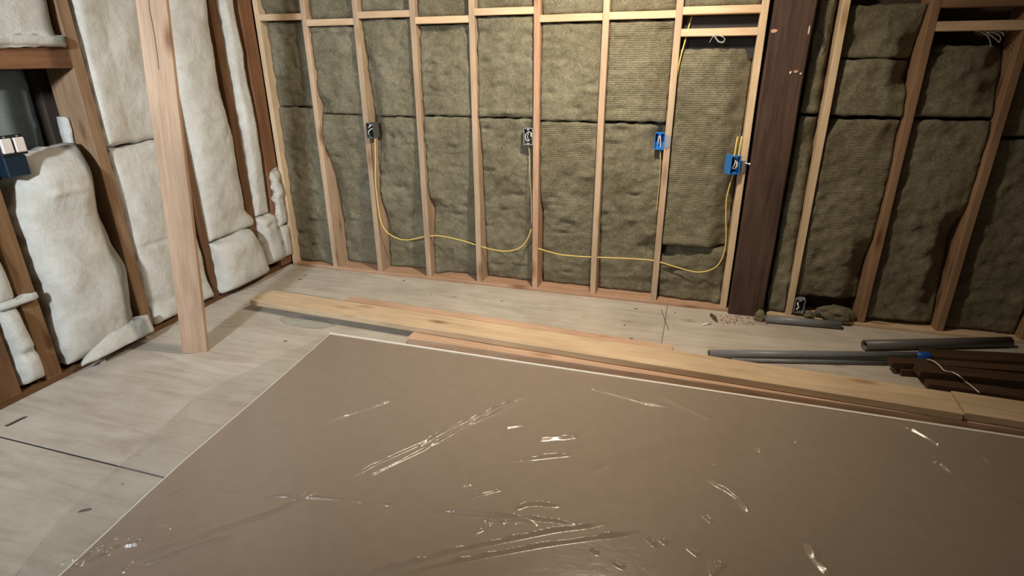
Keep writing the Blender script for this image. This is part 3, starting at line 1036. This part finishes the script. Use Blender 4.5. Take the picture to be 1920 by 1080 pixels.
inner = [(edge_x(y) + 0.006, y) for y in ys[:-1]] + [(edge_x(-1.027) + 0.006, edge_y(1.05) - 0.011)] + [(XE, edge_y(XE) - 0.011)] + [(XE, -3.6)]
place(slab('panel_board', inner, 0.001, PTH, M_BOARD), panel)
left_strip = [(edge_x(y), y) for y in ys] + [(edge_x(y) + 0.006, y) for y in ys[::-1]]
e1 = place(slab('edge_strip', left_strip, 0.001, PTH + 0.0006, M_WHITE), panel)
top_strip = [(edge_x(-1.017), -1.017), (XE, edge_y(XE)), (XE, edge_y(XE) - 0.015), (edge_x(-1.017) + 0.004, -1.032)]
e2 = place(slab('edge_strip', top_strip, 0.001, PTH + 0.005, M_WHITE), panel)
for e in (e1, e2):
    e['label'] = 'white edge of the brown panel'

# the film itself: a fine sheet with folds pressed into it
yv = np.concatenate([np.linspace(-1.028, -2.96, 540), np.linspace(-2.97, -3.55, 20)])
border = [(-3.6, 1.16), (-2.8, 1.075), (-2.557, 0.945), (-2.166, 0.886), (-1.777, 0.792), (-1.4, 0.90), (-1.02, 1.035)]
bx = np.interp(yv, [p[0] for p in border], [p[1] for p in border])
bx = np.convolve(np.pad(bx, 30, mode='edge'), np.ones(61) / 61, mode='valid')
ex = np.array([edge_x(y) for y in yv])
NL, NR = 60, 880
s_l = np.linspace(0, 1, NL, endpoint=False)
s_r = np.linspace(0, 1, NR) ** 1.0
X = np.empty((len(yv), NL + NR)); Y = np.repeat(yv[:, None], NL + NR, 1)
X[:, :NL] = bx[:, None] + (ex - bx)[:, None] * s_l[None, :]
X[:, NL:] = ex[:, None] + (XE - ex)[:, None] * s_r[None, :]
Y -= np.clip((X - 1.044) * 0.0105, 0, None) + 0.006
dist_out = ex[:, None] - X
ZB = np.where(dist_out <= 0, PTH + 0.0022, 0.0025 + (PTH - 0.0003) * np.exp(-np.clip(dist_out, 0, None) / 0.03))


def vnoise(x, y, seed):
    """smooth value noise on numpy arrays"""
    rs = np.random.RandomState(seed)
    T = rs.rand(256, 256)
    xi = np.floor(x).astype(int); yi = np.floor(y).astype(int)
    fx = x - xi; fy = y - yi
    fx = fx ** 3 * (fx * (fx * 6 - 15) + 10); fy = fy ** 3 * (fy * (fy * 6 - 15) + 10)
    a = T[xi % 256, yi % 256]; b = T[(xi + 1) % 256, yi % 256]; c = T[xi % 256, (yi + 1) % 256]; d = T[(xi + 1) % 256, (yi + 1) % 256]
    return (a * (1 - fx) + b * fx) * (1 - fy) + (c * (1 - fx) + d * fx) * fy - 0.5


Z = ZB.copy()
# gentle waves of the loose film, ridged along the diagonal pull
c1, s1_ = math.cos(0.55), math.sin(0.55)
A = X * c1 + Y * s1_; B = -X * s1_ + Y * c1
soft = np.clip(vnoise(X * 1.3 + 9, Y * 1.3, 31) * 2.2 + 0.55, 0.1, 1.2)
Z += 0.0016 * (vnoise(A * 3, B * 11, 1) + 0.5) * soft
Z += 0.0010 * (vnoise(A * 8 + 3, B * 26, 2) + 0.5) * soft
rdg = 1 - np.abs(2 * vnoise(X * 2.2 + 20, Y * 7 + 4, 5))
A2 = X * math.cos(-0.5) + Y * math.sin(-0.5); B2 = -X * math.sin(-0.5) + Y * math.cos(-0.5)
rdg = 1 - np.abs(2 * vnoise(A2 * 2.4 + 70, B2 * 6 + 14, 8))
right_zone = np.clip((X - 2.7) / 0.8, 0, 1)
Z += 0.0016 * np.clip(rdg - 0.94, 0, 1) / 0.06 * soft * right_zone


def crease(px_pts, height, sig, fade=0.12, rough=0.38, seed=0):
    """press a raised fold into the film along a line on the panel"""
    global Z
    pts = np.array([[F(px, py, PTH + 0.003).x, F(px, py, PTH + 0.003).y] for px, py in px_pts])
    mnx, mny = pts.min(0) - 5 * sig; mxx, mxy = pts.max(0) + 5 * sig
    mask = (X > mnx) & (X < mxx) & (Y > mny) & (Y < mxy)
    if not mask.any():
        return
    xs, ysq = X[mask], Y[mask]
    best = np.full(xs.shape, 9.0); along = np.zeros(xs.shape)
    seg = np.linalg.norm(np.diff(pts, axis=0), axis=1)
    cum = np.concatenate([[0], np.cumsum(seg)])
    tot = cum[-1]
    for i in range(len(seg)):
        p, q = pts[i], pts[i + 1]
        d = q - p
        t = np.clip(((xs - p[0]) * d[0] + (ysq - p[1]) * d[1]) / max(d @ d, 1e-9), 0, 1)
        dd = np.hypot(xs - p[0] - t * d[0], ysq - p[1] - t * d[1])
        u = dd < best
        best[u] = dd[u]
        along[u] = (cum[i] + t * seg[i])[u]
    tt = along / tot
    env = np.clip(tt / fade, 0, 1) * np.clip((1 - tt) / fade, 0, 1)
    env = env * (1 + rough * 2 * vnoise(along * 24 + seed * 7, along * 0 + seed, 3))
    Z[mask] += 1.9 * height * env * np.clip(1 - best / (1.5 * sig), 0, 1)


CR = [
    ([(640, 905), (700, 872), (780, 836), (860, 795), (960, 752), (997, 742)], 0.007, 0.006),
    ([(650, 908), (700, 889), (790, 845), (880, 795), (990, 748)], 0.006, 0.006),
    ([(785, 838), (815, 820)], 0.004, 0.005),
    ([(183, 1080), (247, 1053), (333, 1022), (420, 990), (500, 966), (610, 915)], 0.008, 0.007),
    ([(205, 1082), (300, 1052), (360, 1028), (440, 1003)], 0.007, 0.007),
    ([(234, 1075), (247, 1054)], 0.005, 0.006),
    ([(400, 917), (445, 922)], 0.005, 0.006),
    ([(485, 931), (560, 933), (640, 938), (755, 952)], 0.006, 0.005),
    ([(785, 955), (960, 968), (1040, 976), (1085, 983)], 0.007, 0.006),
    ([(680, 1074), (780, 1052), (860, 1030), (960, 1010), (1040, 994), (1135, 982)], 0.008, 0.006),
    ([(740, 1077), (900, 1043), (1020, 1021), (1100, 1010), (1200, 997)], 0.008, 0.006),
    ([(985, 861), (1030, 855), (1072, 852)], 0.008, 0.010),
    ([(955, 862), (980, 862)], 0.005, 0.006),
    ([(1005, 824), (1085, 817)], 0.006, 0.014),
    ([(965, 954), (985, 945), (1010, 944), (1050, 948)], 0.006, 0.008),
    ([(880, 930), (905, 926), (940, 917)], 0.004, 0.006),
    ([(590, 800), (670, 773), (720, 757), (745, 745)], 0.006, 0.007),
    ([(888, 1002), (902, 993), (908, 978), (985, 975), (1010, 985)], 0.004, 0.005),
    ([(916, 985), (919, 973)], 0.003, 0.004), ([(942, 983), (945, 974)], 0.003, 0.004), ([(964, 982), (968, 974)], 0.003, 0.004),
    ([(105, 1060), (120, 1054), (145, 1050)], 0.008, 0.007),
    ([(130, 1074), (150, 1056), (185, 1030), (225, 1006)], 0.009, 0.006),
    ([(140, 1066), (200, 1042), (205, 1036), (235, 1026), (275, 1017)], 0.009, 0.007),
    ([(225, 1028), (240, 1010), (252, 1004)], 0.007, 0.006), ([(255, 1016), (264, 1010)], 0.008, 0.006),
    ([(195, 1038), (212, 1030)], 0.008, 0.007),
    ([(305, 934), (330, 925), (345, 918), (362, 919)], 0.006, 0.006),
    ([(295, 991), (322, 992)], 0.004, 0.010),
    ([(1325, 895), (1345, 910), (1362, 918), (1385, 935), (1408, 965)], 0.005, 0.008),
    ([(1690, 800), (1710, 806), (1745, 825), (1768, 840)], 0.007, 0.010),
    ([(1748, 866), (1765, 871), (1788, 890)], 0.006, 0.008),
    ([(1838, 850), (1855, 868)], 0.005, 0.007),
    ([(1490, 830), (1505, 826)], 0.005, 0.006), ([(1415, 838), (1428, 848)], 0.006, 0.006),
    ([(1335, 1050), (1337, 1078), (1352, 1062), (1338, 1050)], 0.007, 0.005), ([(1350, 1062), (1362, 1060)], 0.005, 0.005),
    ([(1215, 1008), (1225, 1018), (1228, 1024)], 0.006, 0.007), ([(1240, 1010), (1250, 1020)], 0.005, 0.007),
    ([(1150, 1055), (1170, 1065)], 0.006, 0.006), ([(1108, 1030), (1122, 1038)], 0.005, 0.006),
    ([(1075, 720), (1120, 733), (1150, 740), (1210, 757), (1270, 766)], 0.004, 0.007),
    ([(1320, 965), (1336, 980)], 0.006, 0.006), ([(1290, 1025), (1312, 1042)], 0.005, 0.008),
    ([(1515, 1015), (1530, 1050), (1560, 1080)], 0.005, 0.014),
    ([(1525, 1078), (1532, 1085)], 0.006, 0.006),
    ([(1335, 870), (1370, 870)], 0.003, 0.006),
    ([(1750, 800), (1790, 810)], 0.004, 0.008),
    ([(945, 803), (985, 797)], 0.003, 0.010), ([(860, 912), (885, 908)], 0.003, 0.008),
    ([(30, 1080), (65, 1035), (120, 960), (130, 948)], 0.004, 0.010), ([(150, 930), (270, 835), (300, 812), (370, 742)], 0.004, 0.010),
    ([(1800, 915), (1920, 945)], 0.004, 0.02), ([(1100, 890), (1200, 850), (1400, 800)], 0.003, 0.02),
    ([(1230, 740), (1340, 790)], 0.003, 0.015),
]
for k, (p, hgt, sg) in enumerate(CR):
    crease(p, hgt, sg, seed=k)
nyv, nxv = X.shape
co = np.stack([X, Y, Z], -1).reshape(-1, 3).astype(np.float32)
idx = np.arange(nyv * nxv).reshape(nyv, nxv)
quads = np.stack([idx[:-1, :-1], idx[1:, :-1], idx[1:, 1:], idx[:-1, 1:]], -1).reshape(-1, 4)
me = bpy.data.meshes.new('plastic_film')
me.vertices.add(len(co)); me.vertices.foreach_set('co', co.ravel())
me.loops.add(quads.size); me.loops.foreach_set('vertex_index', quads.ravel().astype(np.int32))
me.polygons.add(len(quads))
me.polygons.foreach_set('loop_start', np.arange(0, quads.size, 4, dtype=np.int32))
me.polygons.foreach_set('loop_total', np.full(len(quads), 4, dtype=np.int32))
me.update(calc_edges=True)
me.validate()
film = link('plastic_film', me, M_FILM, None, smooth=True)
place(film, panel)
film['label'] = 'clear wrinkled plastic film'

# ------------------------------------------------------------------ electrical boxes and cables


def open_box_bm(w, h, d, t=0.003):
    """box open towards -y, front rim at y=0"""
    bm = bmesh.new()
    hw, hh = w / 2, h / 2
    bm_box(bm, (-hw, 0, -hh), (-hw + t, d, hh))
    bm_box(bm, (hw - t, 0, -hh), (hw, d, hh))
    bm_box(bm, (-hw + t, 0, -hh), (hw - t, d, -hh + t))
    bm_box(bm, (-hw + t, 0, hh - t), (hw - t, d, hh))
    bm_box(bm, (-hw + t, d - t, -hh + t), (hw - t, d, hh - t))
    # screw lugs
    bm_box(bm, (-0.008, 0.001, hh - 0.013), (0.008, 0.012, hh - t))
    bm_box(bm, (-0.008, 0.001, -hh + t), (0.008, 0.012, -hh + 0.013))
    return bm


def elec_box(label, loc, rz, w, h, d, mat, inner, wires, group='electrical boxes on the back wall', bracket=None):
    t = thing('electrical_box', label, 'electrical box', loc, group)
    t.rotation_euler = (0, 0, rz)
    obj_bm('box_body', open_box_bm(w, h, d), mat, t)
    box('box_lining', (-w / 2 + 0.0032, d - 0.012, -h / 2 + 0.0032), (w / 2 - 0.0032, d - 0.0035, h / 2 - 0.0032), inner, t)
    for pts, r, mt in wires:
        tube('wire', [(x, y, z) for x, y, z in pts], r, mt, t, seg=6)
    if bracket:
        (bx0, bx1, bz0, bz1, by) = bracket
        o = box('bracket', (bx0, by - 0.0015, bz0), (bx1, by, bz1), M_STEEL, t)
        tb = bmesh.new()
        tube_bm(tb, [(0.6 * bx0 + 0.4 * bx1, by, bz0 - 0.003), (0.6 * bx0 + 0.4 * bx1, by - 0.006, bz0 - 0.003)], 0.004, 8)
        obj_bm('nail', tb, M_STEEL, t)
    return t


lp = lambda s: [((-0.012 * s, 0.03, -0.03), 0), ]
# grey box on the second stud
c = W(692, 245, -0.03)
elec_box('dark grey electrical box on the second stud from the corner, yellow cable below', (0.858, -0.036, c.z), 0, 0.056, 0.102, 0.075, M_GREYBOX, M_BLACK,
         [([(-0.02, 0.05, -0.044), (-0.012, 0.0, -0.02), (0.0, -0.004, 0.004), (0.018, 0.01, 0.016)], 0.003, M_WIREW),
          ([(-0.006, 0.0, 0.02), (0.006, -0.004, 0.032), (0.014, 0.02, 0.04)], 0.004, M_WIREW)])
c = W(987, 256)
elec_box('steel electrical box with looped white wire, left of the fifth stud', (1.979, -0.006, c.z), 0, 0.060, 0.104, 0.06, M_STEEL, M_BLACK,
         [([(0.010, 0.045, -0.02), (-0.004, 0.006, -0.028), (-0.018, 0.004, -0.01), (-0.014, 0.004, 0.014), (0.002, 0.004, 0.028), (0.014, 0.03, 0.024)], 0.0028, M_WIREW),
          ([(0.004, 0.004, -0.026), (-0.004, 0.002, 0.0), (0.003, 0.004, 0.02)], 0.002, M_WIREW),
          ([(0.018, 0.01, 0.0), (0.02, 0.002, 0.022)], 0.006, M_STRING)])
c = W(1237, 265)
elec_box('blue plastic electrical box with steel bracket, left of the seventh stud', (2.798, -0.008, c.z), 0, 0.058, 0.098, 0.06, M_BLUE, M_BLUE,
         [([(-0.004, 0.045, -0.04), (-0.008, 0.004, -0.01), (-0.006, 0.002, 0.024), (0.002, 0.004, 0.028), (0.006, 0.004, 0.0), (0.008, 0.01, -0.04)], 0.0028, M_WIREW),
          ([(0.004, 0.045, -0.03), (0.001, 0.003, 0.0), (0.002, 0.01, 0.02)], 0.002, M_WIREK)],
         bracket=(0.028, 0.064, -0.034, 0.036, 0.006))
c = W(1383, 309, -0.03)
t4 = elec_box('blue plastic electrical box turned aside on the pale stud by the dark timber', (3.240, -0.055, c.z), math.radians(24), 0.058, 0.104, 0.075, M_BLUE, M_BLACK,
              [([(-0.010, 0.05, -0.035), (-0.012, 0.004, -0.01), (-0.004, 0.0, 0.02), (0.004, 0.03, 0.03)], 0.003, M_STRING),
               ([(-0.002, 0.05, -0.03), (0.001, 0.002, -0.016), (0.010, 0.0, 0.016)], 0.003, M_WIREW),
               ([(0.012, 0.05, -0.03), (0.014, 0.004, -0.012), (0.008, 0.004, 0.01), (0.014, 0.02, 0.034)], 0.003, M_STRING)],
              bracket=(0.029, 0.066, -0.038, 0.022, 0.016))
tb = bmesh.new()
tube_bm(tb, [(0.055, 0.03, 0.012), (0.082, -0.004, 0.006)], 0.004, 8)
tube_bm(tb, [(0.082, -0.004, 0.006), (0.085, -0.007, 0.0055)], 0.008, 8)
o = obj_bm('nail', tb, M_STEEL, t4)
c = W(1497, 574, -0.01)
elec_box('steel outlet box near the floor, right of the pale stud', (3.722, -0.012, c.z), 0, 0.056, 0.092, 0.05, M_STEEL, M_BLACK,
         [([(-0.004, 0.035, 0.03), (-0.012, 0.004, 0.012), (-0.004, 0.002, -0.006), (-0.014, 0.004, -0.026)], 0.0045, M_WIREW)])

# yellow cable, drilled through the studs
YC = 0.018
pts = [(703, 259, -0.012), (704, 300, -0.008), (704, 340, 0.0), (708, 380, 0.0), (716, 420, -0.004), (733, 441, 0.0), (762, 450, 0.01), (800, 443, YC), (830, 443, YC), (870, 452, YC), (895, 460, YC),
       (925, 468, 0.012), (950, 471, 0.008), (972, 466, 0.01), (987, 452, 0.014), (996, 430, 0.02)]
tag(tube('yellow_cable', [W(*p) for p in pts], 0.0042, M_CABLE), 'yellow cable drooping from the grey box to the fifth stud', 'cable')
pts = [(990, 270, 0.03), (993, 290, 0.004), (993, 330, 0.004), (996, 370, 0.006), (997, 420, 0.012)]
tag(tube('pale_cable', [W(*p) for p in pts], 0.0028, M_PCABLE), 'thin pale cable running down from the steel box beside the fifth stud', 'cable')
pts = [(1003, 464, YC), (1020, 469, YC), (1055, 478, 0.014), (1110, 482, YC), (1160, 484, 0.014), (1222, 488, YC), (1262, 499, 0.012), (1305, 510, 0.004), (1335, 505, 0.004), (1352, 488, 0.006),
       (1361, 455, 0.008), (1361, 410, 0.0), (1362, 375, -0.004), (1369, 345, -0.005), (1376, 322, 0.0)]
tag(tube('yellow_cable', [W(*p) for p in pts], 0.0042, M_CABLE), 'yellow cable from the fifth stud to the turned blue box by the dark timber', 'cable')
pts = [(1238, 281, 0.02), (1238, 300, -0.004), (1237, 330, -0.002), (1234, 365, 0.0), (1230, 398, 0.012)]
tag(tube('pale_cable', [W(*p) for p in pts], 0.0028, M_PCABLE), 'thin pale cable dropping from the blue box on the seventh stud', 'cable')
for pts, lb in [([(1376, 297, -0.02), (1379, 280, -0.015), (1382, 262, -0.005), (1384, 257, 0.01)], 'left of the two short yellow cable stubs above the turned blue box'),
                ([(1384, 297, -0.02), (1387, 278, -0.012), (1390, 262, 0.0), (1391, 256, 0.012)], 'right of the two short yellow cable stubs above the turned blue box')]:
    tag(tube('cable_stub', [W(*p) for p in pts], 0.0048, M_CABLE), lb, 'cable')
pts = [(1297, 30, 0.10), (1291, 52, 0.07), (1285, 75, 0.03), (1278, 100, 0.012), (1273, 122, 0.012), (1270, 142, 0.03)]
tag(tube('yellow_cable', [W(*p) for p in pts], 0.004, M_CABLE), 'yellow cable running down behind the low block beside the seventh stud', 'cable')


def wire_tangle(name, label, cx, cy, mat, spread, n, seed, y):
    """thin wires looped under a block"""
    bm = bmesh.new()
    rr = random.Random(seed)
    a = W(cx, cy, y)
    for k in range(n):
        e = a + Vector((rr.uniform(-1, 1) * spread, rr.uniform(-0.02, 0.0), -rr.uniform(0.3, 1.2) * spread))
        mdl = (a + e) / 2 + Vector((rr.uniform(-0.4, 0.6) * spread, -0.01, 0.2 * spread))
        e2 = e + Vector((rr.uniform(-0.5, 0.5) * spread, 0, rr.uniform(0.0, 0.5) * spread))
        tube_bm(bm, smooth_path([a + Vector((rr.uniform(-.3, .3) * spread, 0.01, 0.004)), mdl, e, e2], 5), 0.0017, 5)
    return tag(obj_bm(name, bm, mat, None, True), label, 'wire')


bm = bmesh.new()
for path in ([(1330, 80), (1336, 70), (1342, 66), (1352, 68), (1358, 72), (1356, 78), (1346, 77), (1340, 70)], [(1338, 66), (1345, 74), (1350, 80)], [(1334, 67), (1341, 69), (1348, 66), (1356, 69)], [(1345, 78), (1356, 80), (1360, 72)]):
    tube_bm(bm, smooth_path([W(px, py, -0.012 - 0.004 * i) for i, (px, py) in enumerate(path)], 5), 0.0016, 5)
tag(obj_bm('wire_coil', bm, M_WIREG, None, True), 'grey wire looped under the low block beside the dark timber', 'wire')
bm = bmesh.new()
for path in ([(1838, 60), (1850, 66), (1856, 76), (1858, 88)], [(1848, 60), (1860, 68), (1870, 76), (1872, 80)], [(1850, 60), (1866, 62), (1876, 70), (1874, 80)], [(1856, 59), (1872, 59), (1880, 62), (1882, 67)], [(1828, 60), (1842, 58), (1856, 62)]):
    tube_bm(bm, smooth_path([W(px, py, 0.02 - 0.005 * i) for i, (px, py) in enumerate(path)], 5), 0.002, 5)
tag(obj_bm('wire_coil', bm, M_WIREG, None, True), 'bundle of grey wires dangling under the block at upper right', 'wire')
bm = bmesh.new()
for path in ([(1527, 30), (1533, 52), (1540, 76), (1547, 98)], [(1548, 38), (1545, 58), (1543, 76), (1537, 96)], [(1529, 48), (1537, 58), (1545, 84)]):
    tube_bm(bm, smooth_path([W(px, py, 0.03) for i, (px, py) in enumerate(path)], 5), 0.0018, 5)
tag(obj_bm('wire_coil', bm, M_WIREK, None, True), 'dark wires hanging beside the top of the dark timber', 'wire')

# double box with two white devices on the left wall
ga = LW(25, 275, 0.06)
gb = thing('switch_box', 'dark blue double electrical box with two white devices, at far left', 'electrical box', (0.03, -1.78, 1.135))
y0 = -1.865; y1 = -1.715
fr = bmesh.new()
X0 = 0.055
c0 = LW(-6, 256, X0); c1_ = LW(43, 251, X0); c2 = LW(55, 290, X0); c3 = LW(2, 293, X0)
yl, yr = (c0.y + c3.y) / 2, (c1_.y + c2.y) / 2
zt_, zb_ = (c0.z + c1_.z) / 2, (c2.z + c3.z) / 2
place(box('frame', (X0 - 0.02, yl, zb_), (X0, yr, zt_), M_BLACK, bevel=0.003), gb)
gap = (yr - yl)
for k in range(2):
    ya = yl + gap * (0.05 + 0.48 * k); yb = ya + gap * 0.40
    dv = place(box('device', (X0 - 0.005, ya, zb_ + 0.012), (X0 + 0.012, yb, zt_ - 0.012), M_OUTLET, bevel=0.004), gb)
    dv['label'] = 'white wiring device'
    tb = bmesh.new()
    tube_bm(tb, [(X0, (ya + yb) / 2, zt_ - 0.006), (X0 + 0.004, (ya + yb) / 2, zt_ - 0.006)], 0.004, 8)
    place(obj_bm('screw', tb, M_STEEL), gb)
zl_ = LW(25, 333, 0.05).z
bd = box('box_body', (-0.03, yl + 0.004, zl_), (X0 - 0.004, yr - 0.012, zb_ - 0.002), M_BLUED, bevel=0.004)
place(bd, gb)
bd['label'] = 'dark blue plastic body'

# ------------------------------------------------------------------ pipes and bundle at the right


def pipe(label, a, b, r, mat, cap=None):
    a = Vector(a); b = Vector(b)
    t = thing('conduit_pipe', label, 'pipe', ((a.x + b.x) / 2, (a.y + b.y) / 2, 0), 'grey pipes on the floor')
    place(obj_bm('pipe_body', pipe_bm(a, b, r, 0.003), mat, None, False), t)
    for p in t.children[0].data.polygons:
        p.use_smooth = p.area > 0.0005 and True
    if cap:
        d = (b - a).normalized()
        tb = bmesh.new()
        tube_bm(tb, [b - d * 0.055, b - d * 0.004, b + d * 0.012, b + d * 0.016], r + 0.0012, 20)
        o = place(obj_bm('end_cap', tb, cap, None, True), t)
        o['label'] = 'blue end cap'
    return t


r1 = 0.024
a = F(1329, 664, r1); b = F(1735, 668, r1)
pipe('long grey pipe with blue end cap lying behind the long board', a, b, r1, M_PIPE, cap=M_BLUECAP)
r2 = 0.011
a2 = F(1372, 674, r2); b2_ = F(1668, 680, r2)
pipe('thin grey pipe lying along the front of the blue capped pipe', a2 + Vector((0, -0.006, 0)), b2_ + Vector((0, -0.006, 0)), r2, M_PIPE)
r3 = 0.029
pipe('grey brown pipe with open dark end near the brown studs', F(1620, 647, r3), F(1893, 641, r3), r3, M_PIPEB)
r4 = 0.024
pipe('short grey pipe against the wall below the outlet box', F(1436, 597, r4) + Vector((0, -0.005, 0)), F(1575, 608, r4) + Vector((0, -0.012, 0)), r4, M_PIPE)

# bundle of old dark boards tied with string
BG = 'old dark boards at right'


def dark_board(label, pa, pb, z, w, t, off=0.0):
    """near top edge through two pixels at height z"""
    a = F(*pa, z); b = F(*pb, z)
    d = (b - a).normalized()
    s = Vector((-d.y, d.x, 0))
    e = a + d * max((b - a).length, 0.9 + off)
    o = lumber('dark_board', a + s * w / 2 - Vector((0, 0, t / 2)), e + s * w / 2 - Vector((0, 0, t / 2)), w, t, M_BUNDLE, None, wobble=0.004)
    return tag(o, label, 'board', BG)


dark_board('lowest front dark brown board of the old bundle, beside the pale board', (1742, 720), (1920, 746), 0.040, 0.085, 0.038)
dark_board('rear low dark brown board under the bundle', (1692, 694), (1920, 714), 0.036, 0.10, 0.034)
dark_board('upper dark brown board of the bundle crossed by white string', (1727, 696), (1920, 716), 0.078, 0.085, 0.036)
dark_board('topmost dark brown board at the back of the bundle, behind the string', (1674, 679), (1920, 695), 0.070, 0.06, 0.034)
dark_board('flat brown board behind the blue capped pipe', (1742, 668), (1920, 678), 0.030, 0.10, 0.028)
sp = [(1736, 674, 0.06), (1748, 676, 0.092), (1760, 684, 0.092), (1771, 695, 0.09), (1786, 698, 0.085), (1800, 706, 0.085), (1810, 715, 0.06), (1822, 724, 0.05), (1836, 736, 0.042)]
tag(tube('string', [F(*p) for p in sp], 0.0028, M_STRING), 'white string lying across the dark boards', 'string')

# ------------------------------------------------------------------ small debris


def flake(name, label, cat, px, py, L, Wd, ang, mat, group=None, h=0.004, seed=0):
    p = F(px, py)
    rr = random.Random(seed + int(px * 7 + py))
    bm = bmesh.new()
    n = 9
    lo, hi = [], []
    for k in range(n):
        t = 2 * math.pi * k / n
        r = rr.uniform(0.75, 1.1)
        x = L / 2 * r * math.cos(t); y = Wd / 2 * r * math.sin(t)
        xx = x * math.cos(ang) - y * math.sin(ang); yy = x * math.sin(ang) + y * math.cos(ang)
        lo.append(bm.verts.new((p.x + xx, p.y + yy, 0.0004)))
        hi.append(bm.verts.new((p.x + xx * 0.85, p.y + yy * 0.85, h * rr.uniform(0.6, 1.2))))
    bm.faces.new(hi); bm.faces.new(list(reversed(lo)))
    for k in range(n):
        bm.faces.new((lo[k], lo[(k + 1) % n], hi[(k + 1) % n], hi[k]))
    bmesh.ops.recalc_face_normals(bm, faces=bm.faces[:])
    return tag(obj_bm(name, bm, mat), label, cat, group)


# white stick and brown scrap by the plate
a = F(1317, 609, 0.007); b = F(1332, 606, 0.007)
tag(tube('plastic_stick', [a, b], 0.0065, M_WHITE, n=1, seg=10), 'short white plastic stick on the plywood', 'scrap')
flake('wood_scrap', 'dark brown tapered scrap near the white stick', 'scrap', 1338, 597, 0.13, 0.026, math.radians(-68), M_BARK, h=0.016)
flake('leaf_scrap', 'dark leaf shaped scrap behind the long board', 'scrap', 1182, 636, 0.036, 0.018, math.radians(40), M_STAIN)
flake('fluff_scrap', 'white fluff on the plywood at the foot of the left wall', 'scrap', 440, 546, 0.05, 0.02, math.radians(10), M_GLASS, h=0.012)
flake('fluff_scrap', 'white fluff hanging from the edge of the left wall plate', 'scrap', 193, 680, 0.035, 0.014, math.radians(80), M_GLASS, h=0.02)
for k, (px, py, L, where) in enumerate([
        (563, 524, .04, 'larger dark splinter near the back wall plate, beyond the left end of the long board'),
        (572, 516, .03, 'smaller dark splinter close to the plate in the left corner'),
        (757, 526, .035, 'dark splinter close to the plate between second and third studs'),
        (535, 640, .03, 'dark chip on bare plywood between the leaning board and the panel corner'),
        (808, 553, .02, 'tiny dark splinter in front of the third stud'),
        (941, 565, .02, 'tiny dark splinter in front of the fourth stud'),
        (1095, 595, .02, 'tiny dark splinter in front of the sixth stud'),
        (1192, 579, .03, 'dark splinter near the plate left of the seventh stud'),
        (1171, 610, .022, 'dark splinter midway between the seventh stud and the long board'),
        (1266, 586, .02, 'dark splinter near the plate right of the seventh stud'),
        (160, 957, .05, 'dark splinter under the film left of the panel edge'),
        (230, 908, .012, 'tiny dark speck left of the panel edge by the floor seam')]):
    flake('splinter', where, 'scrap', px, py, L, L * 0.3, (k * 1.3) % 3.1, M_STAIN, 'dark splinters scattered on the plywood', h=0.003, seed=k)
# pencil-like score lines on the plywood, near the seam
for pth, lb in (([(1240, 581), (1246, 598), (1254, 619)], 'dark scratch in the plywood beside the seam'),):
    tb = bmesh.new()
    tube_bm(tb, smooth_path([F(px, py, 0.0002) for px, py in pth], 4), 0.0022, 6)
    tag(obj_bm('scratch_line', tb, M_STAIN), 'thin dark scratch on the plywood beside the panel seam', 'scrap')
# shavings by the dark timber
bm = bmesh.new()
rr = random.Random(5)
for k in range(130):
    p = F(rr.uniform(1350, 1440), rr.uniform(592, 609))
    L = rr.uniform(0.006, 0.02); an = rr.uniform(0, 3.1)
    d = Vector((math.cos(an), math.sin(an), 0)) * L / 2
    s = Vector((-math.sin(an), math.cos(an), 0)) * L * 0.22
    z = Vector((0, 0, rr.uniform(0.001, 0.006)))
    vs = [bm.verts.new(p + q) for q in (d + z, s + z * 2, -d + z, -s + z * 0.5)]
    bm.faces.new(vs)
    vs2 = [bm.verts.new(v.co - Vector((0, 0, 0.0008))) for v in vs]
    bm.faces.new(list(reversed(vs2)))
    for q in range(4):
        bm.faces.new((vs[q], vs2[q], vs2[(q + 1) % 4], vs[(q + 1) % 4]))
o = obj_bm('wood_shavings', bm, M_SHAVE)
tag(o, 'pinkish wood shavings strewn in front of the dark timber', 'shavings', kind='stuff')


def wool_lump(label, px, py, z, sx, sy, sz, seed, y=None):
    p = F(px, py, z)
    bm = bmesh.new()
    bmesh.ops.create_icosphere(bm, subdivisions=4, radius=1.0)
    sd = Vector((seed, seed * 2, 0))
    for v in bm.verts:
        d = 1 + 0.35 * noise.noise(v.co * 1.6 + sd) + 0.15 * noise.noise(v.co * 4.5 + sd)
        v.co = Vector((v.co.x * sx * d, v.co.y * sy * d, max(v.co.z * sz * d, -sz * 0.6))) + p
    mnz = min(v.co.z for v in bm.verts)
    for v in bm.verts:
        v.co.z += 0.001 - mnz if mnz < 0.03 else 0
    return tag(obj_bm('wool_scrap', bm, M_WOOL, None, True), label, 'insulation')


wool_lump('mineral wool scrap at the foot of the dark timber beside the short pipe', 1424, 596, 0.02, 0.028, 0.022, 0.045, 3)
wool_lump('mineral wool scrap piled on the plate right of the outlet box', 1566, 588, 0.06, 0.11, 0.05, 0.05, 9)
wool_lump('smaller mineral wool scrap leaning against the short pipe', 1517, 591, 0.05, 0.03, 0.02, 0.028, 12)
